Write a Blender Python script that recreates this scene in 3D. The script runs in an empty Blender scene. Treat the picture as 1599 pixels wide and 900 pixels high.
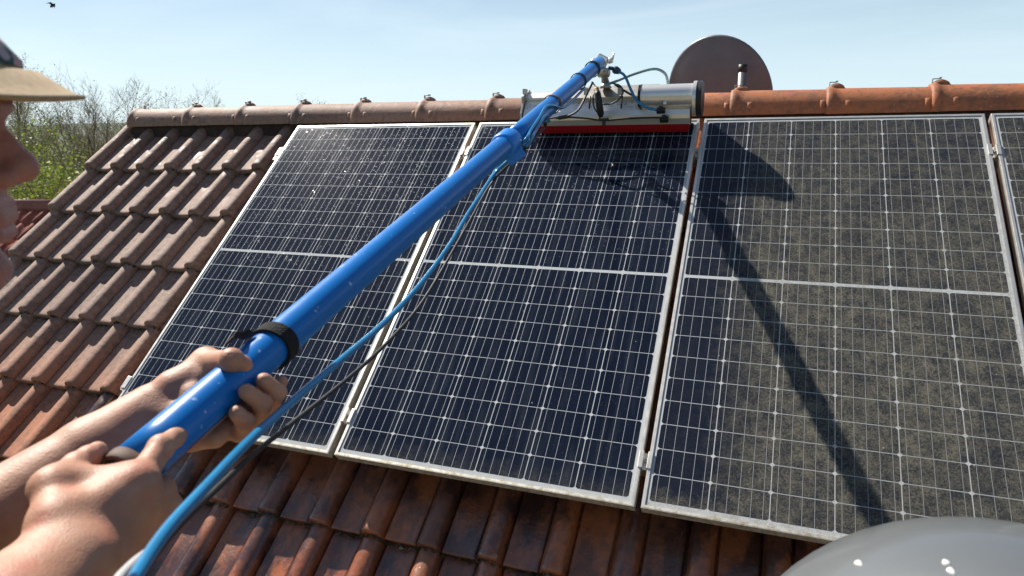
import bpy, math, random
import numpy as np
from mathutils import Matrix, Vector
R = math.radians
random.seed(7); rng = np.random.default_rng(7)
scene = bpy.context.scene
col = scene.collection

# ------------------------------------------------------------------ camera, sky, sun, exposure
Z0 = 6.5                                   # height of the panel tops' upper edge above the ground
F = 1091.09
RIGHT = np.array([0.93654176, 0.35011394, -0.01759987])
DOWN = np.array([0.06485077, -0.22237516, -0.97280197])
FWD = np.array([-0.34450531, 0.9099283, -0.23096879])
LOC = np.array([2.42533, -3.21411, Z0])
cam = bpy.data.cameras.new('camera'); cam_o = bpy.data.objects.new('camera', cam); col.objects.link(cam_o)
cam.sensor_width = 36; cam.lens = 36 * F / 1599
cam.clip_start = 0.02; cam.clip_end = 6000
cam.dof.use_dof = True; cam.dof.focus_distance = 2.3; cam.dof.aperture_fstop = 8.0
m = Matrix.Identity(4)
for i in range(3):
    m[i][0] = RIGHT[i]; m[i][1] = -DOWN[i]; m[i][2] = -FWD[i]; m[i][3] = LOC[i]
cam_o.matrix_world = m
scene.camera = cam_o

SUNL = Vector((0.6281, -0.3022, -0.7170)).normalized()      # direction the sunlight travels
world = bpy.data.worlds.new('World'); scene.world = world; world.use_nodes = True
wn = world.node_tree; wn.nodes.clear()
out = wn.nodes.new('ShaderNodeOutputWorld'); bg = wn.nodes.new('ShaderNodeBackground')
sky = wn.nodes.new('ShaderNodeTexSky'); sky.sky_type = 'NISHITA'; sky.sun_disc = False
sky.sun_elevation = math.asin(-SUNL.z); sky.sun_rotation = math.atan2(-SUNL.x, -SUNL.y)
sky.air_density = 1.0; sky.dust_density = 0.6; sky.ozone_density = 3.0; sky.altitude = 200
# thin cirrus
tc = wn.nodes.new('ShaderNodeTexCoord'); mp = wn.nodes.new('ShaderNodeMapping')
mp.inputs['Rotation'].default_value = (0.25, 0.1, 0.5); mp.inputs['Scale'].default_value = (1.2, 2.0, 9.0)
nz = wn.nodes.new('ShaderNodeTexNoise'); nz.inputs['Scale'].default_value = 1.6; nz.inputs['Detail'].default_value = 7; nz.inputs['Roughness'].default_value = .55
nz.inputs['Distortion'].default_value = .6
cr = wn.nodes.new('ShaderNodeValToRGB'); cr.color_ramp.elements[0].position = .47; cr.color_ramp.elements[1].position = .8
cr.color_ramp.elements[1].color = (.30, .30, .30, 1)
mx = wn.nodes.new('ShaderNodeMix'); mx.data_type = 'RGBA'
wn.links.new(tc.outputs['Generated'], mp.inputs['Vector']); wn.links.new(mp.outputs['Vector'], nz.inputs['Vector'])
wn.links.new(nz.outputs['Fac'], cr.inputs['Fac']); wn.links.new(cr.outputs['Color'], mx.inputs['Factor'])
wn.links.new(sky.outputs['Color'], mx.inputs[6]); mx.inputs[7].default_value = (12.0, 12.8, 13.2, 1)
# pale milky air towards the horizon
sx = wn.nodes.new('ShaderNodeSeparateXYZ'); wn.links.new(tc.outputs['Generated'], sx.inputs[0])
hr = wn.nodes.new('ShaderNodeMapRange'); hr.interpolation_type = 'SMOOTHSTEP'; wn.links.new(sx.outputs[2], hr.inputs[0])
hr.inputs[1].default_value = -.05; hr.inputs[2].default_value = .34; hr.inputs[3].default_value = .80; hr.inputs[4].default_value = 0.
dp = wn.nodes.new('ShaderNodeVectorMath'); dp.operation = 'DOT_PRODUCT'; dp.inputs[1].default_value = (-SUNL.x * .9, -SUNL.y * .9 + .55, 0); wn.links.new(tc.outputs['Generated'], dp.inputs[0])
dr_ = wn.nodes.new('ShaderNodeMapRange'); wn.links.new(dp.outputs['Value'], dr_.inputs[0]); dr_.inputs[1].default_value = -.5; dr_.inputs[2].default_value = .65; dr_.inputs[3].default_value = .25
ml = wn.nodes.new('ShaderNodeMath'); ml.operation = 'MULTIPLY'; wn.links.new(hr.outputs[0], ml.inputs[0]); wn.links.new(dr_.outputs[0], ml.inputs[1])
mh = wn.nodes.new('ShaderNodeMix'); mh.data_type = 'RGBA'; wn.links.new(ml.outputs[0], mh.inputs[0]); wn.links.new(mx.outputs[2], mh.inputs[6]); mh.inputs[7].default_value = (9.2, 11.6, 13.0, 1)
wn.links.new(mh.outputs[2], bg.inputs['Color']); bg.inputs['Strength'].default_value = 0.056
wn.links.new(bg.outputs['Background'], out.inputs['Surface'])
sun = bpy.data.lights.new('sun', 'SUN'); sun.energy = 5.0; sun.angle = R(0.55); sun.color = (1, .93, .83)
sun_o = bpy.data.objects.new('sun', sun); col.objects.link(sun_o)
sun_o.rotation_euler = SUNL.to_track_quat('-Z', 'Y').to_euler(); sun_o.location = (0, 0, 30)
scene.view_settings.view_transform = 'Standard'; scene.view_settings.look = 'None'
scene.view_settings.exposure = 0.70; scene.view_settings.gamma = 1
scene.view_settings.use_curve_mapping = False
scene.cycles.max_bounces = 6; scene.cycles.use_denoising = True
scene.cycles.sample_clamp_indirect = 6

# ------------------------------------------------------------------ frames and helpers
TH = R(39); CT, ST = math.cos(TH), math.sin(TH)
RF = Matrix.Translation((0, 0, Z0)) @ Matrix.Rotation(TH, 4, 'X')   # roof frame: x along ridge, -y down the slope, z out of the roof

def W(u, v, n):                             # roof coordinates (v positive down the slope) -> world
    return np.array([u, -v * CT - n * ST, Z0 - v * ST + n * CT])
def at(px, py, z):                          # a place seen by the camera at depth z
    return LOC + z * (FWD + (px - 799.5) / F * RIGHT + (py - 450) / F * DOWN)
def at_v(px, py, v):                        # where the sight line meets the plane v = const of the roof frame
    d = at(px, py, 1.0) - LOC
    nv = np.array([0, -CT, -ST]); p0 = W(0, v, 0)
    t = nv.dot(p0 - LOC) / nv.dot(d); return LOC + d * t
def tag(o, label=None, cat=None, group=None, kind=None):
    if label: o['label'] = label
    if cat: o['category'] = cat
    if group: o['group'] = group
    if kind: o['kind'] = kind
    return o
def empty(name, mat=None):
    o = bpy.data.objects.new(name, None); col.objects.link(o); o.empty_display_size = .1
    if mat is not None: o.matrix_world = mat
    return o
def copy_tree(o, parent=None):
    c = o.copy(); col.objects.link(c)
    if parent: c.parent = parent
    for ch in [x for x in bpy.data.objects if x.parent == o]: copy_tree(ch, c)
    return c

class MB:
    def __init__(s): s.v = []; s.f = []; s.sm = []; s.mi = []
    def add(s, vs, fs, smooth=False, mi=0):
        b = len(s.v); s.v.extend([tuple(map(float, p)) for p in vs])
        for f in fs: s.f.append([b + i for i in f]); s.sm.append(smooth); s.mi.append(mi)
    def box(s, c, d, M=None, mi=0, bev=0.0):
        hx, hy, hz = d[0] / 2, d[1] / 2, d[2] / 2
        if bev <= 0:
            vs = [(c[0] + a * hx, c[1] + b * hy, c[2] + e * hz) for a in (-1, 1) for b in (-1, 1) for e in (-1, 1)]
            fs = [(0, 1, 3, 2), (4, 6, 7, 5), (0, 4, 5, 1), (2, 3, 7, 6), (0, 2, 6, 4), (1, 5, 7, 3)]
        else:
            import bmesh
            bm = bmesh.new(); bmesh.ops.create_cube(bm, size=1)
            for w in bm.verts: w.co = Vector((c[0] + w.co.x * d[0], c[1] + w.co.y * d[1], c[2] + w.co.z * d[2]))
            bmesh.ops.bevel(bm, geom=bm.edges[:], offset=bev, segments=2, affect='EDGES', profile=.5)
            vs = [tuple(w.co) for w in bm.verts]; bm.verts.index_update()
            fs = [[w.index for w in f.verts] for f in bm.faces]; bm.free()
        if M is not None: vs = [tuple(M @ Vector(p)) for p in vs]
        s.add(vs, fs, False, mi)
    def tube(s, pts, r, n=12, cap=True, mi=0, smooth=True):
        pts = [np.array(p, float) for p in pts]
        rs = r if hasattr(r, '__len__') else [r] * len(pts)
        t0 = pts[1] - pts[0]; t0 /= np.linalg.norm(t0)
        a = np.cross(t0, [0, 0, 1.]);
        if np.linalg.norm(a) < .1: a = np.cross(t0, [1., 0, 0])
        a /= np.linalg.norm(a); vs = []
        for i, p in enumerate(pts):
            t = pts[min(i + 1, len(pts) - 1)] - pts[max(i - 1, 0)]; t /= np.linalg.norm(t)
            a = a - t * a.dot(t); a /= np.linalg.norm(a); b = np.cross(t, a)
            for k in range(n):
                w = 2 * math.pi * k / n; vs.append(p + rs[i] * (math.cos(w) * a + math.sin(w) * b))
        fs = []
        for i in range(len(pts) - 1):
            for k in range(n):
                k2 = (k + 1) % n; fs.append((i * n + k, i * n + k2, (i + 1) * n + k2, (i + 1) * n + k))
        s.add(vs, fs, smooth, mi)
        if cap:
            b0 = len(s.v) - len(vs)
            s.f.append([b0 + k for k in range(n)][::-1]); s.sm.append(False); s.mi.append(mi)
            b1 = b0 + (len(pts) - 1) * n
            s.f.append([b1 + k for k in range(n)]); s.sm.append(False); s.mi.append(mi)
    def build(s, name, mats, parent=None, mat=None):
        me = bpy.data.meshes.new(name); me.from_pydata(s.v, [], s.f)
        for mm in (mats if isinstance(mats, (list, tuple)) else [mats]): me.materials.append(mm)
        me.polygons.foreach_set('use_smooth', s.sm); me.polygons.foreach_set('material_index', s.mi)
        me.update()
        o = bpy.data.objects.new(name, me); col.objects.link(o)
        if parent: o.parent = parent
        if mat is not None:
            if parent: o.matrix_local = mat
            else: o.matrix_world = mat
        return o
def spline(pts, n=12):                       # Catmull-Rom through the points
    P = [np.array(p, float) for p in pts]; P = [2 * P[0] - P[1]] + P + [2 * P[-1] - P[-2]]; o = []
    for i in range(1, len(P) - 2):
        for k in range(n):
            t = k / n; a, b, c, d = P[i - 1:i + 3]
            o.append(.5 * ((2 * b) + (c - a) * t + (2 * a - 5 * b + 4 * c - d) * t * t + (3 * b - a - 3 * c + d) * t ** 3))
    o.append(P[-2]); return o

# ------------------------------------------------------------------ materials
class NT:
    def __init__(s, name):
        s.m = bpy.data.materials.new(name); s.m.use_nodes = True; s.t = s.m.node_tree
        s.b = s.t.nodes['Principled BSDF']; s.tc = s.t.nodes.new('ShaderNodeTexCoord')
    def n(s, typ, **k):
        x = s.t.nodes.new(typ)
        for a, b in k.items(): setattr(x, a, b)
        return x
    def L(s, a, b): s.t.links.new(a, b)
    def val(s, x, sock):
        if isinstance(x, (int, float)): sock.default_value = x
        elif isinstance(x, tuple): sock.default_value = x if len(x) == len(sock.default_value) else (*x, 1)
        else: s.L(x, sock)
    def math(s, op, a, b=0., c=None, clamp=False):
        x = s.n('ShaderNodeMath', operation=op, use_clamp=clamp); s.val(a, x.inputs[0]); s.val(b, x.inputs[1])
        if c is not None: s.val(c, x.inputs[2])
        return x.outputs[0]
    def noise(s, scale, detail=4, rough=.55, vec=None, sc3=None, dist=0.):
        x = s.n('ShaderNodeTexNoise'); x.inputs['Scale'].default_value = scale; x.inputs['Detail'].default_value = detail
        x.inputs['Roughness'].default_value = rough; x.inputs['Distortion'].default_value = dist
        v = vec if vec is not None else s.tc.outputs['Object']
        if sc3:
            mp = s.n('ShaderNodeMapping'); mp.inputs['Scale'].default_value = sc3; s.L(v, mp.inputs['Vector']); v = mp.outputs['Vector']
        s.L(v, x.inputs['Vector']); return x.outputs['Fac']
    def ramp(s, fac, *st):
        x = s.n('ShaderNodeValToRGB'); e = x.color_ramp.elements
        while len(e) < len(st): e.new(.5)
        for i, (p, c) in enumerate(st):
            e[i].position = p; e[i].color = (c, c, c, 1) if isinstance(c, (int, float)) else (*c, 1)
        s.L(fac, x.inputs['Fac']); return x.outputs['Color']
    def mix(s, f, a, b, mode='MIX'):
        x = s.n('ShaderNodeMix', data_type='RGBA', blend_type=mode); s.val(f, x.inputs[0]); s.val(a, x.inputs[6]); s.val(b, x.inputs[7])
        return x.outputs[2]
    def bump(s, h, strength=.3, dist=.01, normal=None):
        x = s.n('ShaderNodeBump'); x.inputs['Strength'].default_value = strength; x.inputs['Distance'].default_value = dist
        s.L(h, x.inputs['Height'])
        if normal is not None: s.L(normal, x.inputs['Normal'])
        return x.outputs['Normal']
    def set(s, **k):
        nm = dict(base='Base Color', rough='Roughness', metal='Metallic', normal='Normal', coat='Coat Weight', coatr='Coat Roughness', sss='Subsurface Weight', spec='Specular IOR Level', coatn='Coat Normal', sheen='Sheen Weight', trans='Transmission Weight')
        for a, b in k.items(): s.val(b, s.b.inputs[nm[a]])
        return s.m
def simple(name, c, rough=.5, metal=0., coat=0., nscale=0, namt=.15, bump=0., bscale=60):
    t = NT(name); base = (*c, 1)
    if nscale:
        base = t.mix(t.ramp(t.noise(nscale, 5), (.3, 0.), (.7, 1.)), tuple(x * (1 - namt) for x in c), tuple(min(1, x * (1 + namt)) for x in c))
        t.set(rough=t.math('ADD', t.math('MULTIPLY', t.noise(nscale * 2.3, 4), .25), rough - .12))
    else: t.set(rough=rough)
    t.set(base=base, metal=metal, coat=coat)
    if bump: t.set(normal=t.bump(t.noise(bscale, 4), bump, .002))
    return t.m

def tile_material(name, ridge=False):
    t = NT(name); g = t.n('ShaderNodeNewGeometry')
    CO = g.outputs['Position'] if ridge else t.tc.outputs['Object']; _n = t.noise
    t.noise = lambda *a, **k: _n(*a, **{'vec': CO, **k})
    at_ = t.n('ShaderNodeAttribute', attribute_name='tile_tone'); rnd = at_.outputs['Fac']
    sep = t.n('ShaderNodeSeparateXYZ'); t.L(CO, sep.inputs[0]); X, Y = sep.outputs[0], sep.outputs[1]
    n1 = t.noise(7, 6, .6); n2 = t.noise(38, 6, .65); n3 = t.noise(190, 5, .7)
    worn = t.mix(n1, (.23, .132, .098), (.40, .275, .21))       # dry, bleached brown
    red = t.mix(n2, (.34, .095, .034), (.60, .21, .070))          # fresh terracotta
    # the bleached side of the roof ends about where the first panel starts
    side = t.math('ADD', X, t.math('MULTIPLY', t.math('SUBTRACT', n1, .5), .9))
    sidef = t.ramp(t.math('ADD', t.math('MULTIPLY', side, .45), .40), (.30, 0.), (.95, 1.)) if not ridge else t.ramp(t.math('ADD', t.math('MULTIPLY', side, .30), .2), (.35, .10), (.8, .92))
    c = t.mix(sidef, worn, red)
    if not ridge:
        low = t.ramp(t.math('MULTIPLY', Y, -.5), (.62, 0.), (.90, 1.))
        c = t.mix(t.math('MULTIPLY', low, .75), c, red)
    c = t.mix(t.math('MULTIPLY', t.ramp(rnd, (0, 0.), (1, 1.)), .45), c, (.10, .052, .042))
    grime = t.ramp(t.math('ADD', t.math('MULTIPLY', n2, .6), t.math('MULTIPLY', n1, .4)), (.47, 0.), (.58, 1.))
    c = t.mix(t.math('MULTIPLY', grime, .50), c, (.065, .046, .038))
    # pale lichen specks
    vo = t.n('ShaderNodeTexVoronoi'); vo.inputs['Scale'].default_value = 55; t.L(CO, vo.inputs['Vector'])
    lm = t.ramp(t.noise(4.3, 3, .5), (.54, 0.), (.66, 1.))
    sp = t.ramp(t.math('ADD', vo.outputs['Distance'], t.math('MULTIPLY', n3, .35)), (.28, 1.), (.40, 0.))
    lich = t.math('MULTIPLY', t.math('MULTIPLY', sp, lm), .75)
    c = t.mix(lich, c, t.mix(n3, (.20, .22, .17), (.42, .42, .36)))
    # water run-off below the washed panels
    if not ridge:
        v2 = t.n('ShaderNodeTexVoronoi'); v2.inputs['Scale'].default_value = 75; t.L(CO, v2.inputs['Vector']); q2 = t.n('ShaderNodeSeparateXYZ'); t.L(v2.outputs['Color'], q2.inputs[0])
        fl = t.math('MULTIPLY', t.math('MULTIPLY', t.ramp(v2.outputs['Distance'], (.10, 1.), (.20, 0.)), t.math('GREATER_THAN', q2.outputs[0], .72)), t.ramp(t.noise(6, 3, .5), (.50, 0.), (.60, .8)))
        c = t.mix(t.math('MULTIPLY', fl, .6), c, (.40, .42, .38))
        wx = t.math('MULTIPLY', t.math('GREATER_THAN', X, -.35), t.math('LESS_THAN', Y, -1.6))
        wet = t.math('MULTIPLY', wx, t.ramp(t.noise(3.1, 4, .6), (.36, .45), (.52, 1.)))
        wet = t.math('MAXIMUM', wet, t.math('MULTIPLY', t.ramp(t.math('MULTIPLY', Y, -1.), (.12, 1.), (.55, 0.)), t.ramp(t.noise(11, 4, .6), (.52, 0.), (.60, .22))))
        patch = t.ramp(t.noise(5.5, 5, .6, sc3=(1.6, .8, 1)), (.45, 0.), (.56, 1.))
        c = t.mix(t.math('MULTIPLY', t.math('MULTIPLY', wet, wx), t.math('MULTIPLY', patch, .80)), c, (.030, .022, .024))
        c = t.mix(t.math('MULTIPLY', wet, .45), c, (.55, .40, .32), 'MULTIPLY')
        rough = t.math('SUBTRACT', .72, t.math('MULTIPLY', wet, .52))
        t.set(coat=t.math('MULTIPLY', wet, 1.), coatr=t.math('ADD', .10, t.math('MULTIPLY', t.math('SUBTRACT', 1., wx), .35)))
    else: rough = t.math('SUBTRACT', .80, t.math('MULTIPLY', n1, .25)); 
    h = t.math('ADD', t.math('MULTIPLY', n3, .35), n2)
    nb = t.bump(h, .45, .004); t.set(base=c, rough=rough, normal=nb)
    if not ridge: t.set(coatn=t.bump(n2, .6, .006))
    return t.m

M = {}
M['tile'] = tile_material('roof_tile'); M['ridge'] = tile_material('ridge_tile', True)
M['alu'] = simple('aluminium', (.77, .74, .67), .38, .75, nscale=14, namt=.06)
M['steel'] = simple('brushed_steel', (.86, .84, .79), .33, .62)
M['steel_dull'] = simple('dull_steel', (.48, .46, .42), .42, .8, nscale=30, namt=.2)
M['black'] = simple('black_rubber', (.014, .014, .015), .48, nscale=30)
M['black_soft'] = simple('black_hook_tape', (.010, .010, .011), .95, bump=1., bscale=260)
M['grey_cap'] = simple('dull_cap', (.10, .060, .045), .7, nscale=60, namt=.3)
M['red'] = simple('red_bristle_base', (.36, .008, .012), .5)
M['hose'] = simple('water_hose', (.012, .20, .42), .22, coat=.3, nscale=20, namt=.1)
M['hose_clear'] = simple('clear_hose', (.22, .32, .38), .3)
M['dish'] = simple('dish_paint', (.125, .136, .158), .42, nscale=8, namt=.10)
M['mast'] = simple('zinc_mast', (.20, .21, .22), .45, .5, nscale=20)
M['plaster'] = simple('plaster', (.62, .58, .50), .9, nscale=3, namt=.06, bump=.4, bscale=90)
M['wood'] = simple('deck_wood', (.26, .18, .11), .8, nscale=6, namt=.25)
M['yellow'] = simple('amber_plastic', (.62, .30, .02), .5)
M['tin'] = simple('zinc_sheet', (.30, .31, .32), .5, .5, nscale=5)

t = NT('pole_blue')
sp = t.ramp(t.noise(85, 3, .5), (.70, 0.), (.735, 1.)); fade = t.noise(5, 4, .6)
cb = t.mix(fade, (.001, .135, .46), (.003, .18, .56))
t.set(base=t.mix(t.math('MULTIPLY', sp, .6), cb, (.55, .65, .75)), rough=t.math('ADD', .22, t.math('MULTIPLY', t.noise(30, 4), .18)), coat=0.)
t.b.inputs['Specular IOR Level'].default_value = .45; M['pole'] = t.m
M['pole_light'] = simple('pole_collar_blue', (.012, .20, .66), .38, nscale=20)
t = NT('pole_stripe'); s_ = t.ramp(t.noise(26, 2, .4), (.44, 0.), (.5, 1.)); t.set(base=t.mix(s_, (.60, .035, .05), (.66, .42, .42)), rough=.4); M['stripe'] = t.m

def panel_mats():
    """materials under the panel glass; object x is across, -y down the panel; dirt differs by panel through an attribute on the object"""
    res = {}
    for key, basec in (('cell', (.0068, .0105, .0215)), ('sheet', (.50, .52, .53)), ('bus', (.46, .48, .50))):
        t = NT('panel_' + key)
        oi = t.n('ShaderNodeAttribute', attribute_type='OBJECT', attribute_name='dust'); dustA = oi.outputs['Fac']
        od = t.n('ShaderNodeAttribute', attribute_type='OBJECT', attribute_name='drops'); dropA = od.outputs['Fac']
        sep = t.n('ShaderNodeSeparateXYZ'); t.L(t.tc.outputs['Object'], sep.inputs[0]); X, Y = sep.outputs[0], sep.outputs[1]
        big = t.noise(2.2, 3, .5); fine = t.noise(190, 5, .85); mid = t.noise(24, 5, .65); streak = t.noise(6, 4, .6, sc3=(7, 1.1, 1))
        # water has crept in from the left neighbour: dust starts further right the lower one looks
        oe = t.n('ShaderNodeAttribute', attribute_type='OBJECT', attribute_name='dust_shift')
        edge = t.math('SUBTRACT', t.math('ADD', t.math('ADD', X, oe.outputs['Fac']), t.math('MULTIPLY', t.math('SUBTRACT', mid, .5), .10)), t.math('ADD', .10, t.math('MULTIPLY', Y, -.045)))
        dx = t.ramp(t.math('ADD', t.math('MULTIPLY', edge, 2.2), .3), (.26, .10), (.62, 1.))
        patch = t.noise(3.4, 6, .68, sc3=(1.5, .8, 1), dist=.6)
        gritv = t.ramp(t.math('ADD', t.math('MULTIPLY', fine, .75), t.math('MULTIPLY', mid, .25)), (.44, .18), (.58, 1.))
        d = t.math('MULTIPLY', t.math('MULTIPLY', dx, gritv), dustA)
        d = t.math('MULTIPLY', t.math('MULTIPLY', d, t.math('ADD', .50, t.math('MULTIPLY', t.noise(15, 4, .6, sc3=(3.2, .35, 1)), .85))), t.math('MULTIPLY', t.ramp(patch, (.34, .62), (.56, 1.1)), t.ramp(t.math('MULTIPLY', Y, -1.), (.05, .62), (.9, 1.))), clamp=True)
        s2_ = t.n('ShaderNodeMapRange'); t.L(t.math('ADD', t.math('MULTIPLY', Y, -1.), t.math('MULTIPLY', mid, .09)), s2_.inputs[0]); s2_.inputs[1].default_value = 1.715; s2_.inputs[2].default_value = 1.79
        d = t.math('MAXIMUM', d, t.math('MULTIPLY', t.math('MULTIPLY', s2_.outputs[0], gritv), t.math('ADD', .35, t.math('MULTIPLY', dustA, .6))))
        film = {'cell': .88, 'sheet': .62, 'bus': .62}[key]
        duc = t.mix(mid, (.112, .106, .080), (.205, .192, .145))
        duc = t.mix(t.ramp(t.math('ADD', t.math('MULTIPLY', t.noise(420, 2, .5), .8), t.math('MULTIPLY', big, .2)), (.62, 0.), (.70, .8)), duc, (.40, .37, .30))
        c0 = basec
        if key == 'cell': c0 = t.mix(t.noise(3, 2), basec, (.009, .014, .029))
        c = t.mix(t.math('MULTIPLY', d, film), c0, duc)
        wash = t.math('MULTIPLY', t.ramp(t.noise(9, 5, .6, sc3=(3.5, .30, 1)), (.50, 0.), (.62, 1.)), t.math('MULTIPLY', t.math('SUBTRACT', 1., dustA), .08))
        c = t.mix(wash, c, (.13, .14, .15))
        # dried splashes, and water drops with their sun glints painted as pale dots
        vo = t.n('ShaderNodeTexVoronoi'); vo.inputs['Scale'].default_value = 62; t.L(t.tc.outputs['Object'], vo.inputs['Vector'])
        drop_glint = t.math('MULTIPLY', t.ramp(vo.outputs['Distance'], (.12, 1.), (.21, 0.)), t.math('MULTIPLY', t.ramp(t.noise(9, 4, .6), (.43, 0.), (.56, 1.)), t.ramp(t.math('MULTIPLY', Y, -1.), (.35, 1.), (1.0, .12))))
        dr = t.math('MULTIPLY', drop_glint, dropA)
        c = t.mix(t.math('MULTIPLY', dr, .62), c, (.62, .66, .70))
        vs = t.n('ShaderNodeTexVoronoi'); vs.inputs['Scale'].default_value = 23; t.L(t.tc.outputs['Object'], vs.inputs['Vector'])
        vsep = t.n('ShaderNodeSeparateXYZ'); t.L(vs.outputs['Color'], vsep.inputs[0])
        spk = t.math('MULTIPLY', t.ramp(vs.outputs['Distance'], (.045, 1.), (.07, 0.)), t.math('GREATER_THAN', vsep.outputs[0], .82))
        c = t.mix(t.math('MULTIPLY', spk, .5), c, (.5, .5, .45))
        clean = t.math('SUBTRACT', 1., d)
        t.b.inputs['Coat IOR'].default_value = 1.36
        t.set(base=c, rough=.6, spec=0., coat=t.math('ADD', .06, t.math('MULTIPLY', clean, .64)),
              coatr=t.math('ADD', t.math('ADD', .035, t.math('MULTIPLY', dropA, .07)), t.math('MULTIPLY', d, .45)))
        t.set(coatn=t.bump(dr, .5, .003))
        if key == 'bus': t.set(metal=.25)
        res[key] = t.m
    return res
M.update(panel_mats())
t = NT('frame_bottom_alu'); di = t.ramp(t.noise(45, 5, .7), (.42, 0.), (.66, 1.))
t.set(base=t.mix(t.math('MULTIPLY', di, .85), (.74, .71, .62), (.38, .31, .17)), metal=.55, rough=.45); M['alu_dirty'] = t.m

def skin_mat(name, c1, c2, c3):
    t = NT(name); a = t.noise(16, 4, .6); b = t.noise(420, 4, .7); v = t.noise(42, 4, .6, sc3=(1, 1, 1))
    c = t.mix(t.ramp(a, (.35, 0.), (.65, 1.)), c1, c2)
    c = t.mix(t.math('MULTIPLY', t.ramp(t.noise(34, 3, .5), (.55, 0.), (.70, 1.)), .5), c, c3)
    vo = t.n('ShaderNodeTexVoronoi'); vo.inputs['Scale'].default_value = 640; t.L(t.tc.outputs['Object'], vo.inputs['Vector'])
    h = t.math('ADD', t.math('MULTIPLY', vo.outputs['Distance'], .35), t.math('ADD', t.math('MULTIPLY', b, .3), t.math('MULTIPLY', v, 1.3)))
    t.set(base=c, rough=t.math('ADD', .44, t.math('MULTIPLY', a, .16)), sss=.10, normal=t.bump(h, .52, .0014))
    t.b.inputs['Subsurface Radius'].default_value = (1., .35, .2); t.b.inputs['Subsurface Scale'].default_value = .006
    return t.m
M['skin'] = skin_mat('skin', (.39, .185, .115), (.50, .270, .175), (.45, .135, .088))
M['nail'] = simple('fingernail', (.72, .50, .42), .22)
M['hair'] = simple('grey_hair', (.20, .17, .15), .8, bump=1, bscale=300)
M['shirt'] = simple('work_shirt', (.055, .065, .08), .9, nscale=30, bump=.5, bscale=500)
M['trouser'] = simple('work_trousers', (.05, .05, .055), .9, nscale=30)
M['eye'] = simple('eye', (.6, .57, .53), .2)
t = NT('straw'); w1 = t.n('ShaderNodeTexWave', wave_type='RINGS', rings_direction='Z'); w1.inputs['Scale'].default_value = 330; w1.inputs['Distortion'].default_value = 1.2
t.L(t.tc.outputs['Object'], w1.inputs['Vector']); nn = t.noise(150, 4, .7)
t.set(base=t.mix(nn, (.28, .17, .07), (.72, .55, .32)), rough=.8, normal=t.bump(t.math('ADD', t.math('MULTIPLY', w1.outputs['Fac'], .4), t.math('ADD', nn, t.noise(420, 3, .7))), .8, .0016)); M['straw'] = t.m
t = NT('hat_band'); vo = t.n('ShaderNodeTexVoronoi'); vo.inputs['Scale'].default_value = 38; t.L(t.tc.outputs['Object'], vo.inputs['Vector'])
t.set(base=t.mix(t.ramp(vo.outputs['Distance'], (.34, 1.), (.42, 0.)), (.010, .070, .075), t.mix(t.noise(40), (.50, .18, .12), (.30, .42, .55))), rough=.9); M['band'] = t.m

# ------------------------------------------------------------------ ground and hills
t = NT('meadow'); c = t.mix(t.ramp(t.noise(.35, 6, .6), (.35, 0.), (.65, 1.)), (.045, .075, .020), (.095, .115, .040))
t.set(base=t.mix(t.ramp(t.noise(9, 5, .7), (.4, 0.), (.7, 1.)), c, (.075, .085, .03)), rough=.95, normal=t.bump(t.noise(14, 5), .6, .05)); M['meadow'] = t.m
g = MB(); n = 48
vs = [(0, 0, 0)]; rr = [6, 14, 30, 60, 120, 300, 800, 2500]
for r in rr:
    for k in range(n): a = 2 * math.pi * k / n; vs.append((r * math.cos(a), r * math.sin(a), 0))
fs = [(0, 1 + k, 1 + (k + 1) % n) for k in range(n)]
for i in range(len(rr) - 1):
    for k in range(n):
        k2 = (k + 1) % n; a = 1 + i * n; fs.append((a + k, a + n + k, a + n + k2, a + k2))
g.add(vs, fs); o = g.build('ground', M['meadow']); tag(o, 'green meadow ground far below the roof', 'ground', kind='structure')
t = NT('far_wood'); t.set(base=t.mix(t.ramp(t.noise(.05, 6, .7), (.4, 0.), (.6, 1.)), (.045, .07, .055), (.09, .115, .085)), rough=1.); M['hill'] = t.m
h = MB(); N = 180; vs = []; fs = []
for k in range(N):
    a = 2 * math.pi * k / N; hh = 13 + 3 * math.sin(a * 3 + 1) + 2 * math.sin(a * 7 + .4) + .7 * math.sin(a * 19)
    for j in range(6):
        f = j / 5; r = 520 + 480 * f; vs.append((r * math.cos(a), r * math.sin(a), -.5 + hh * (math.sin(f * math.pi / 2) ** 1.4) + (random.uniform(-.8, .8) if j else 0)))
for k in range(N):
    k2 = (k + 1) % N
    for j in range(5): fs.append((k * 6 + j, k * 6 + j + 1, k2 * 6 + j + 1, k2 * 6 + j))
h.add(vs, fs, True); o = h.build('hills', M['hill']); tag(o, 'low wooded hills along the horizon', 'hills', kind='structure')

# ------------------------------------------------------------------ the house: walls, tiled roof, ridge tiles
house = empty('house', Matrix.Translation((0, 0, 0)))
tag(house, 'house whose tiled roof of brown and terracotta clay tiles carries the solar panels', 'house')
PITCH, COURSE = .2118, .354
UPH = -1.312                                  # centre line of one roll
ROOF_N = -.103                                # height of the roll tops at a course front
PROF = [(-.0430, -.003), (-.0420, .004), (-.0385, .0190), (-.0325, .0315), (-.0235, .0395), (-.0115, .0437), (0, .045), (.0115, .0437), (.0230, .0395), (.0310, .0315), (.0365, .0190), (.0395, .004), (.0405, -.006),
        (.0420, -.015), (.0445, -.015), (.0462, .001), (.051, .0028), (.057, .0005), (.078, -.0018), (.100, -.0022), (.125, -.0012), (.149, .0015), (.157, .003), (.162, .001), (.1640, -.008), (.1686, -.008)]
SL = [(-.0, .80, -.0045), (.004, .93, -.0012), (.011, .985, 0), (.022, 1., 0), (.10, 1, 0), (.20, 1, 0), (.30, 1, 0), (.385, 1, 0)]
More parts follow.
